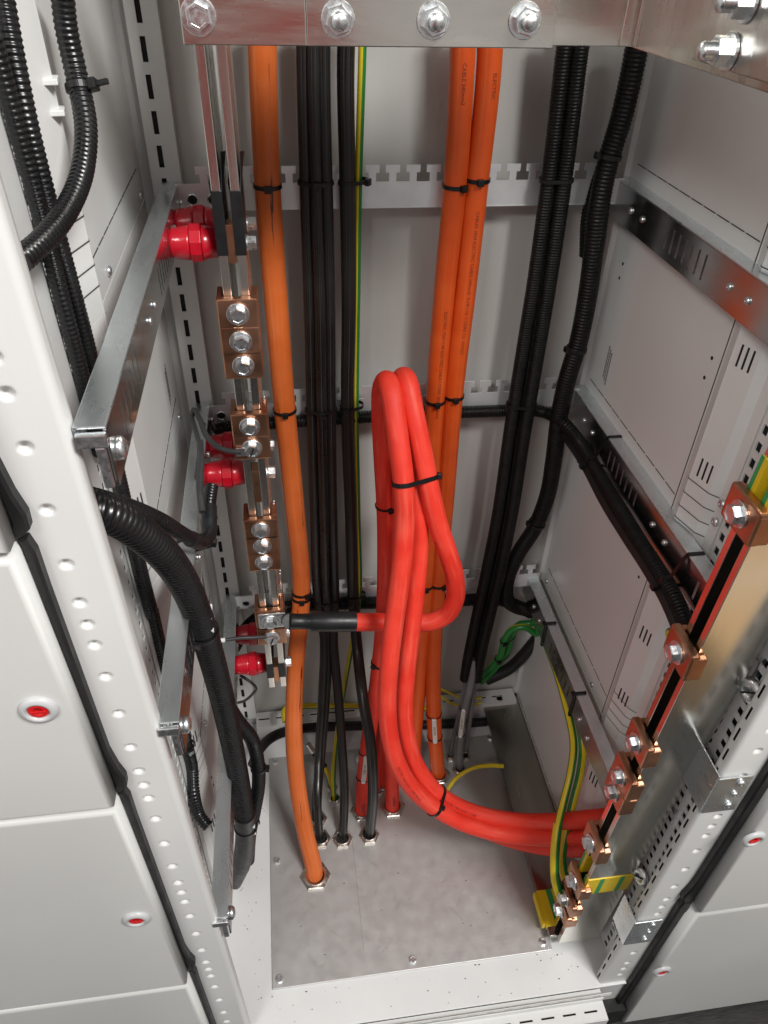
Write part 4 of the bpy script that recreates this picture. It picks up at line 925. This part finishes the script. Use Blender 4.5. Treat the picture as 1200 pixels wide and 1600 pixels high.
conduit('conduit', 'h7b', yy([(966, 195, .540), (949, 244, .548), (930, 290, .552), (918, 340, .552), (915, 400, .552)]), .0090, 'black hose behind the winding one at the upper right corner', m='conduitd', group=HG, pitch=.0046, amp=.0011)
conduit('conduit', 'h8', yy([(338, 672, .540), (370, 666, .542), (440, 660, .543), (520, 655, .543), (600, 650, .543), (700, 645, .543), (780, 642, .543), (825, 640, .542), (856, 646, .535)])+[X(884, 664, .528), X(908, 694, .543), X(934, 738, .546), X(967, 792, .546), X(1000, 846, .546), X(1030, 893, .546), X(1055, 935, .546), X(1073, 980, .546), X(1088, 1025, .546)], .0098, 'black hose from the middle comb along the right rail', m='conduitd', group=HG, pitch=.0042, amp=.0011)
cable('control_cable', 'h8b', [X(870, 668, .530), X(890, 690, .538), X(915, 728, .540), X(945, 785, .540), X(978, 838, .540), X(1012, 890, .540), X(1040, 938, .541), X(1060, 985, .541), X(1075, 1030, .541)], .0070, 'rubber', 'smooth black cable tied under the hose along the right rail', n=16)
conduit('conduit', 'h9', yy([(366, 1012, .525), (382, 985, .535), (408, 962, .540), (445, 950, .538), (500, 945, .543), (570, 942, .543), (640, 940, .543), (720, 938, .543), (775, 936, .540), (805, 945, .535), (830, 958, .53)]), .0120, 'black hose lying under the lowest comb on the rear wall', m='conduitd', group=HG, pitch=.0045, amp=.0011)
conduit('conduit', 'h10', yy([(395, 700, .52), (375, 690, .535), (352, 688, .54), (336, 700, .545)]), .0130, 'black hose bend behind the insulators on the middle rail', m='conduitd', group=HG, pitch=.0046, amp=.0011)
cable('control_cable', 'bk7', yy([(760, 1062, .560), (795, 1045, .556), (825, 1015, .552), (845, 985, .55), (838, 962, .556)]), .0125, 'rubber', 'fat black tube standing for the dark shade behind the earth cables, lower right', n=18)  # black tube stands for the dark shade in this corner

# ================================================================== GLANDS
def gland(px, py, R, label, h=.011):
    c = Z(px, py, .0035); root = thing('cable_gland', label, 'gland', c, 'hexagonal cable glands')
    build('hex_nut', MB().lathe([(R*1.30, 0), (R*1.30, h*.42), (R*1.18, h*.52), (R*1.0, h*.52)], zmat(c, (0, 0, 1), .5), 6, smooth=False, cap=False), M['nickel'], root)
    build('gland_ring', MB().lathe([(R*1.0, h*.4), (R*.98, h*.82), (R*.93, h*.9), (R*.80, h*.86), (R*.755, h*.55), (R*.74, .0005)], zmat(c, (0, 0, 1)), 32, cap=False), M['nickel'], root)
    build('gland_seal', MB().lathe([(R*.78, h*.22), (0, h*.22)], zmat(c, (0, 0, 1)), 24, cap=False), M['black_hole'], root)
for a in ((493, 1370, .0215, 'largest hexagonal gland, round the scuffed orange cable'), (535, 1312, .0150, 'hexagonal gland round the right black cable of the bundle'), (577, 1306, .0150, 'hexagonal gland round the single black cable'),
          (501, 1312, .0150, 'hexagonal gland close behind the scuffed orange cable'), (497, 1281, .0140, 'hexagonal gland behind the one next to the orange cable'),
          (523, 1250, .0100, 'small gland where the long thin green and yellow wire ends'), (519, 1232, .0090, 'small gland of the short yellow and green wire'),
          (567, 1268, .0190, 'hexagonal gland of the left red cable'), (613, 1262, .0190, 'hexagonal gland of the nearest right red cable'), (602, 1226, .0190, 'hexagonal gland of the red cable standing further back'), (585, 1230, .0190, 'hexagonal gland hidden behind the left red cable'),
          (685, 1212, .0190, 'hexagonal gland of the right orange cable'), (646, 1198, .0190, 'hexagonal gland of the left orange cable behind the red loop'),
          (718, 1204, .0120, 'gland of the grey cable with the marker strip'), (703, 1184, .0075, 'small gland of the thin slanting grey cable'), (727, 1184, .0080, 'small gland of the rear right grey cable')):
    gland(*a)

# ================================================================== CABLE TIES
def ctr(keys, py, px=None):
    C = []; ax = None
    p0, t0, _ = near(keys[0], px, py); ax = t0
    for k in keys:
        P = PATHS[k][0]; p = min(P, key=lambda q: abs((q-p0).dot(ax))+.05*(q-p0).length); C.append(p-ax*((p-p0).dot(ax)))
    return C, ax
def tie_on(keys, py, label, head=(0, -1, 0), px=None, R=None, **kw):
    C, a = ctr(keys, py, px); return tie(label, C, a, R or max(PATHS[k][1] for k in keys), head, **kw)
tie_on(['or1'], 289, 'black tie round the scuffed orange cable at the topmost comb')
tie_on(['or1'], 640, 'black tie round the scuffed orange cable at the middle comb')
tie_on(['or1'], 926, 'upper of two black ties round the scuffed orange cable at the lowest comb', head=(.6, -1, 0)); tie_on(['or1'], 934, 'lower of two black ties round the scuffed orange cable at the lowest comb')
for py, w_ in ((287, 'topmost'), (640, 'middle'), (942, 'lowest')):
    tie_on(['bk1', 'bk2', 'bk3', 'bk4'], py, 'black tie round the black bundle at the %s comb' % w_)
    tie_on(['bk5', 'gy1'], py-(2 if py < 900 else 10), 'black tie joining the single black cable and the thin earth wire at the %s comb' % w_, head=(1, -.7, 0) if py < 300 else (-.2, -1, 0), tail=.0 if py < 900 else .02, R=.0100)
tie_on(['or2'], 287, 'black tie round the left printed orange cable at the topmost comb', head=(.5, -1, 0)); tie_on(['or3'], 278, 'black tie round the right printed orange cable at the topmost comb')
tie_on(['or2'], 625, 'black tie round the left printed orange cable at the middle comb'); tie_on(['or3'], 617, 'black tie round the right printed orange cable at the middle comb')
tie_on(['or2'], 915, 'black tie round the left printed orange cable at the lowest comb'); tie_on(['or3'], 913, 'black tie round the right printed orange cable at the lowest comb', head=(.6, -1, 0))
tie_on(['h5', 'h6', 'h6b'], 281, 'black tie round the twin hoses at the topmost comb', head=(1, .2, 0)); tie_on(['h5', 'h6', 'h6b'], 632, 'black tie round the twin hoses at the middle comb', head=(1, .2, 0))
tie_on(['h7'], 245, 'black tie round the winding hose just above the upper right rail', head=(-1, -.1, .0)); tie_on(['h7'], 545, 'black tie round the winding hose above its crossing with the rail hose', head=(-1, -.2, 0)); tie_on(['h7'], 818, 'black tie round the winding hose where it bends inwards', head=(-1, -.1, 0))
# red loop
def loose(pts, R, label, head, axis): return tie(label, pts, axis, R, head)
pa_, ta_, _ = near('rd1', 630, 754); pb_, tb_, _ = near('rd3', 668, 744); ax_ = (ta_-tb_).normalized() if ta_.dot(tb_) < 0 else (ta_+tb_).normalized(); e_ = (pb_-pa_).normalized(); ax_ = (ax_-e_*ax_.dot(e_)).normalized()
tie('black tie round the upper part of the red loop, head at its right', [pa_, pb_], ax_, .0143, (1, -.35, 0), wid=.0058)
p, t, _ = near('rd3', None, 785); P = min(PATHS['rd1'][0][:90], key=lambda q: abs(q.z-near('rd1', 597, 790)[0].z)); p, t, _ = near('rd1', 597, 790); tie('thin black tie round the back strand at the left of the red loop', [p], t, .0143, (.4, -1, 0), wid=.003)
C, a = ctr(['rd1', 'rd2'], 1038); tie('black tie round the two front strands below the jumper', C, a+Vector((.15, 0, 0)), .0142, (-1, -.8, 0), wid=.0045)
C, a = ctr(['rd1', 'rd2'], 1245, 690); tie('black tie round the red cables where they sweep to the right', C, a, .0142, (1, -.6, .5), wid=.0055)
# right rail ties
def rail_tie(key, px, py, z, label):
    """strap that goes round the hose and over the top of the rail"""
    p, t, _ = near(key, px, py); y = p.y; r = PATHS[key][1]+.001
    pts = [Vector((p.x-r, y, p.z)), Vector((p.x-r*.7, y, p.z+r*.75)), Vector((p.x+.2*r, y, p.z+r*1.05)), Vector((.557, y, z-.004)), Vector((.5605, y, z+.0012)), Vector((.580, y, z+.0012)), Vector((.582, y, z-.02)), Vector((.572, y, z-.049)), Vector((.556, y, z-.05)), Vector((p.x+.3*r, y, p.z-r)), Vector((p.x-r*.7, y, p.z-r*.75))]
    mb = MB(); n = len(pts); V = []
    for q in pts:
        V += [q+Vector((0, -.0024, 0)), q+Vector((0, .0024, 0))]
    mb.add(V, [[2*i, 2*i+1, 2*((i+1) % n)+1, 2*((i+1) % n)] for i in range(n)])
    bm = bmesh.new(); root = thing('cable_tie', label, 'cable tie', p, 'cable ties'); o = build('strap', mb, M['tie'], root)
    sm = o.modifiers.new('thick', 'SOLIDIFY'); sm.thickness = .0014
    hb = MB().box(-.0045, .0035, -.0045, .0045, -.004, .004, .001, mtx=Matrix.Translation((p.x-r-.003, y, p.z-.004))); build('locking_head', hb, M['tie'], root)
rail_tie('h8', 922, 725, .814, 'black tie over the right rail near the top of its hose'); rail_tie('h8', 1040, 912, .814, 'black tie over the right rail near the right bars')
def rail_band(y, z, label):
    root = thing('cable_tie', label, 'cable tie', (.543, y, z), 'cable ties'); mb = MB(); c = [(.5415, z+.0016), (.559, z+.0016), (.559, z-.062), (.5415, z-.054)]; q = [(.5402, z+.0030), (.5604, z+.0030), (.5604, z-.0636), (.5402, z-.0552)]; V = []
    for (a, b), (a2, b2) in zip(c, q): V += [(a, y-.002, b), (a, y+.002, b), (a2, y+.002, b2), (a2, y-.002, b2)]
    mb.add(V, [[4*i+k, 4*((i+1) % 4)+k, 4*((i+1) % 4)+(k+1) % 4, 4*i+(k+1) % 4] for i in range(4) for k in range(4)]); build('strap', mb, M['tie'], root)
    build('locking_head', MB().box(.5358, .5420, y-.004, y+.004, z-.001, z+.004, .0008), M['tie'], root)
rail_band(X(852, 985, .543).y, .412, 'black tie over the lower right rail at the top of the earth cables'); rail_band(X(895, 1100, .543).y, .412, 'black tie over the lower right rail where the earth cables drop away')
tie_on(['ge1', 'ge2'], 1002, 'upper thin black tie round the earth cables behind the twin hoses', px=789, wid=.003); tie_on(['ge1', 'ge2'], 1030, 'lower thin black tie round the earth cables behind the twin hoses', px=780, wid=.003)
# left hose ties, white nylon bases
def tie_base(p, d, label):
    root = thing('tie_base', label, 'tie base', p, 'white nylon tie bases'); m = zmat(p, d)
    b = MB(); b.box(-.010, .010, -.012, -.008, 0, .020, .0008, mtx=m); b.box(-.010, .010, .008, .012, 0, .020, .0008, mtx=m); b.box(-.0095, .0095, -.0075, .0075, .0, .005, .0006, mtx=m)
    build('base_body', b, M['clip'], root)
tie_on(['h1'], 138, 'black tie round the curving hose at the upper left', head=(1, -.3, 0), px=122, tail=.012)
p, t, _ = near('h1', 122, 140); tie_base(p+Vector((-.033, -.004, -.004)), (1, .15, 0), 'white nylon tie base holding the curving hose at the upper left')
tie_on(['h3'], 985, 'black tie holding the thick hose to the middle left rail', px=322, head=(-.3, -1, 0), R=.0154); p, t, _ = near('h3', 325, 985)
tie_base(Vector((.0007, p.y-.002, .7895)), (1, 0, 0), 'white nylon tie base on the middle left rail behind the thick hose')
tie_on(['h3'], 1292, 'black tie at the end sleeve of the thick hose', head=(1, .4, 0), R=.0167); p, t, _ = near('h3', 381, 1290)
tie_base(Vector((.0007, p.y-.002, p.z+.002)), (1, 0, 0), 'white nylon tie base on the lowest left rail beside the hose end')
p, t, _ = near('h4', 318, 845); q = PATHS['h4'][0][-1]
tie('black tie round the bent sleeve and the middle left rail', [Vector((.008, .245, .818)), Vector((-.012, .245, .812))], (0, 1, .15), .0100, (1, -.2, -.3))
tie_on(['h3b'], 1200, 'black tie round the half hidden hose at the floor', px=400, head=(1, -.2, 0)); tie_on(['h2c'], 1165, 'black tie below the joining sleeve low on the left', px=290, head=(.6, -1, 0), R=.0090)

# ================================================================== MARKERS AND PRINT
def marker(key, py, label, txt, w_=.0088, L=.058, px=None):
    p, t, i = near(key, px, py); r = PATHS[key][1]; n = (CAM-p); n = (n-t*n.dot(t)).normalized(); s = n.cross(t); c = p+n*(r+.0012)
    root = thing('cable_marker', label, 'cable marker', c, 'cable marker strips')
    mt = Matrix(((s.x, t.x, n.x, c.x), (s.y, t.y, n.y, c.y), (s.z, t.z, n.z, c.z), (0, 0, 0, 1)))
    b = build('marker_strip', MB().box(-w_/2, w_/2, -L/2, L/2, -.0006, .0008, .0004, mtx=mt), M['marker'], root)
    V, F = text_mesh(txt, w_*.80); xm = max(v.x for v in V)
    up = s if s.x > 0 else -s; al = up.cross(n); build('printed_text', MB().add([c+n*.0011-al*(v.x-xm/2)*-1+up*(v.y-w_*.28) for v in V], F), M['ink'], b, recalc=False)
    for e in (-1, 1):
        q = c+t*(e*(L/2+.001)); build('strap_window', MB().box(-w_*.36, w_*.36, -.0022, .0022, 0, .0022, .0006, mtx=Matrix.Translation(t*(e*(L/2-.001))) @ mt), M['bolt'], root)
        z_ = MB(); V = []; n2 = 30; rr2 = r+.0014
        for k in range(n2):
            a_ = 2*math.pi*k/n2; rad_ = n*math.cos(a_)+s*math.sin(a_); cc = p+t*(e*(L/2-.001))+t*(.004*(math.cos(a_)-1)*.5)
            for h in (-.0011, .0011): V.append(cc+rad_*rr2+t*h)
            for h in (.0011, -.0011): V.append(cc+rad_*(r+.0002)+t*h)
        z_.add(V, [[k*4+j, ((k+1) % n2)*4+j, ((k+1) % n2)*4+(j+1) % 4, k*4+(j+1) % 4] for k in range(n2) for j in range(4)]); build('strap', z_, M['tie'], root)
marker('or3', 1132, 'marker strip reading U4-W5 on the right printed orange cable', 'U4-W5')
marker('gr1', 1128, 'marker strip reading -U1-W7 on the grey cable', '-U1-W7', .0082)
marker('rd1', 1195, 'marker strip low on the left red cable behind the single black cable', 'F1-W2', px=572)
cable_text('or3', 'ELECTRIC', .0062, .055, 'inkor', (.25, -1, 0), .05); cable_text('or3', 'CABLES 2024 ELECTRIC CABLE 240mm2  X-HF-110  1 CORE CU  AS/NZS', .0062, .205, 'inkor', (.0, -1, 0), .10)
cable_text('or2', 'ELECTRIC 750V V-90 ELECTRIC CABLE 1 CORE  2024  240mm2', .0062, .335, 'inkor', (.05, -1, 0), .05); cable_text('or2', 'CABLE 240mm2', .0062, .045, 'inkor', (.05, -1, 0), -.05)

def s_at(key, px, py):
    P = PATHS[key][0]; i = near(key, px, py)[2]; return sum((P[k+1]-P[k]).length for k in range(i))
cable_text('rd1', 'STEEL', .0085, s_at('rd1', 569, 1262), 'ink', (.1, -1, .2), .1)
cable_text('rd1', 'ELECTRIC CABLE 0.6/1kV  1 CORE 240mm2', .0050, s_at('rd1', 618, 1190), 'inkred', (.3, -1, .6), -.25)
cable_text('rd2', 'ELECTRIC CABLE 0.6/1kV  1 CORE', .0050, s_at('rd2', 690, 1244), 'inkred', (.2, -1, .8), -.1)
cable_text('rd3', 'CABLE', .0085, s_at('rd3', 613, 1238), 'ink', (.3, -1, .2), -.1, flip=1)
cable_text('rd3', 'ELECTRIC CABLE 0.6/1kV 1 CORE', .0058, s_at('rd3', 701, 905), 'inkred', (-.9, -.75, 0), .1)
# ================================================================== THE PHOTOGRAPHER (only seen mirrored in the bars)
def skin_mesh(name, joints, edges, m, parent, sub=2):
    me = bpy.data.meshes.new(name); base = wloc(parent); me.from_pydata([Vector(j[0])-base for j in joints], edges, [])
    o = bpy.data.objects.new(name, me); COL.objects.link(o); o.parent = parent
    me.materials.append(m); o.modifiers.new('skin', 'SKIN'); o.modifiers.new('sub', 'SUBSURF').render_levels = sub
    for v, j in zip(me.skin_vertices[0].data, joints): v.radius = j[1] if isinstance(j[1], tuple) else (j[1], j[1])
    me.skin_vertices[0].data[0].use_root = True
    for p in me.polygons: p.use_smooth = True
    return o
pr_ = thing('person', 'person in a red work jacket and dark trousers raising a phone, mirrored in the bars', 'person', (0, -.80, -.14))
def arm(s, r):
    return [((s*.17, -.80, 1.24), r), ((s*.24+.01, -.70, 1.03), r*.86), ((.115+s*.085, -.50, 1.26), r*.66)]
J = [((0, -.80, .74), (.15, .11)), ((0, -.80, .95), (.155, .11)), ((0, -.80, 1.16), (.17, .115)), ((0, -.80, 1.25), (.12, .09)), ((.01, -.79, 1.31), (.055, .055))]
E_ = [(0, 1), (1, 2), (2, 3), (3, 4)]
for s_ in (-1, 1):
    k = len(J); J += arm(s_, .062); E_ += [(2, k), (k, k+1), (k+1, k+2)]
skin_mesh('jacket', J, E_, M['jacket'], pr_)
J = [((0, -.80, .76), (.13, .10)), ((-.09, -.80, .62), .085), ((-.10, -.79, .33), .06), ((-.10, -.82, -.06), .048), ((.09, -.80, .62), .085), ((.10, -.79, .33), .06), ((.10, -.82, -.06), .048)]
skin_mesh('trousers', J, [(0, 1), (1, 2), (2, 3), (0, 4), (4, 5), (5, 6)], M['trouser'], pr_)
J = [((.01, -.79, 1.28), .05), ((.015, -.775, 1.36), .05), ((.02, -.76, 1.43), (.075, .085)), ((.02, -.76, 1.52), (.072, .088))]
E_ = [(0, 1), (1, 2), (2, 3)]
skin_mesh('head', J, E_, M['skin'], pr_)
skin_mesh('hair', [((.02, -.775, 1.50), (.078, .090)), ((.02, -.785, 1.545), (.070, .082))], [(0, 1)], M['rubber'], pr_)
for s_ in (-1, 1):
    wx = .115+s_*.085; J = [((wx, -.50, 1.255), .026), ((wx-s_*.004, -.478, 1.31), (.030, .018))]; E_ = [(0, 1)]
    for q in range(4):
        k = len(J); z = 1.305+.019*q; J += [((wx-s_*.006, -.462, z), .0085), ((wx-s_*.014, -.447, z+.006), .008), ((wx-s_*.028, -.441, z+.008), .007)]; E_ += [(1, k), (k, k+1), (k+1, k+2)]
    k = len(J); J += [((wx-s_*.012, -.474, 1.285), .010), ((wx-s_*.034, -.470, 1.300), .0085)]; E_ += [(1, k), (k, k+1)]
    skin_mesh('hand', J, E_, M['skin'], pr_)
ph = MB().box(.040, .190, -.462, -.453, 1.300, 1.375, .003); o = build('phone', ph, M['rubber']); tag(o, 'black phone held up in both hands in front of the red jacket', 'phone')

# tan box added out of frame for its warm reflection in the broad right bar
M['card'] = mat('brown_cardboard', (.50, .33, .17), .8, var=.06, vscale=14)
cb = thing('reflection_box', 'unseen brown box added on the floor for its reflection in the right bar', 'box', (1.30, -.62, -.14))
build('box_body', MB().box(1.02, 1.60, -.95, -.35, -.1399, .10, .003), M['card'], cb); build('box_tape', MB().box(1.019, 1.601, -.675, -.625, -.135, .1004, .002), M['marker'], cb)
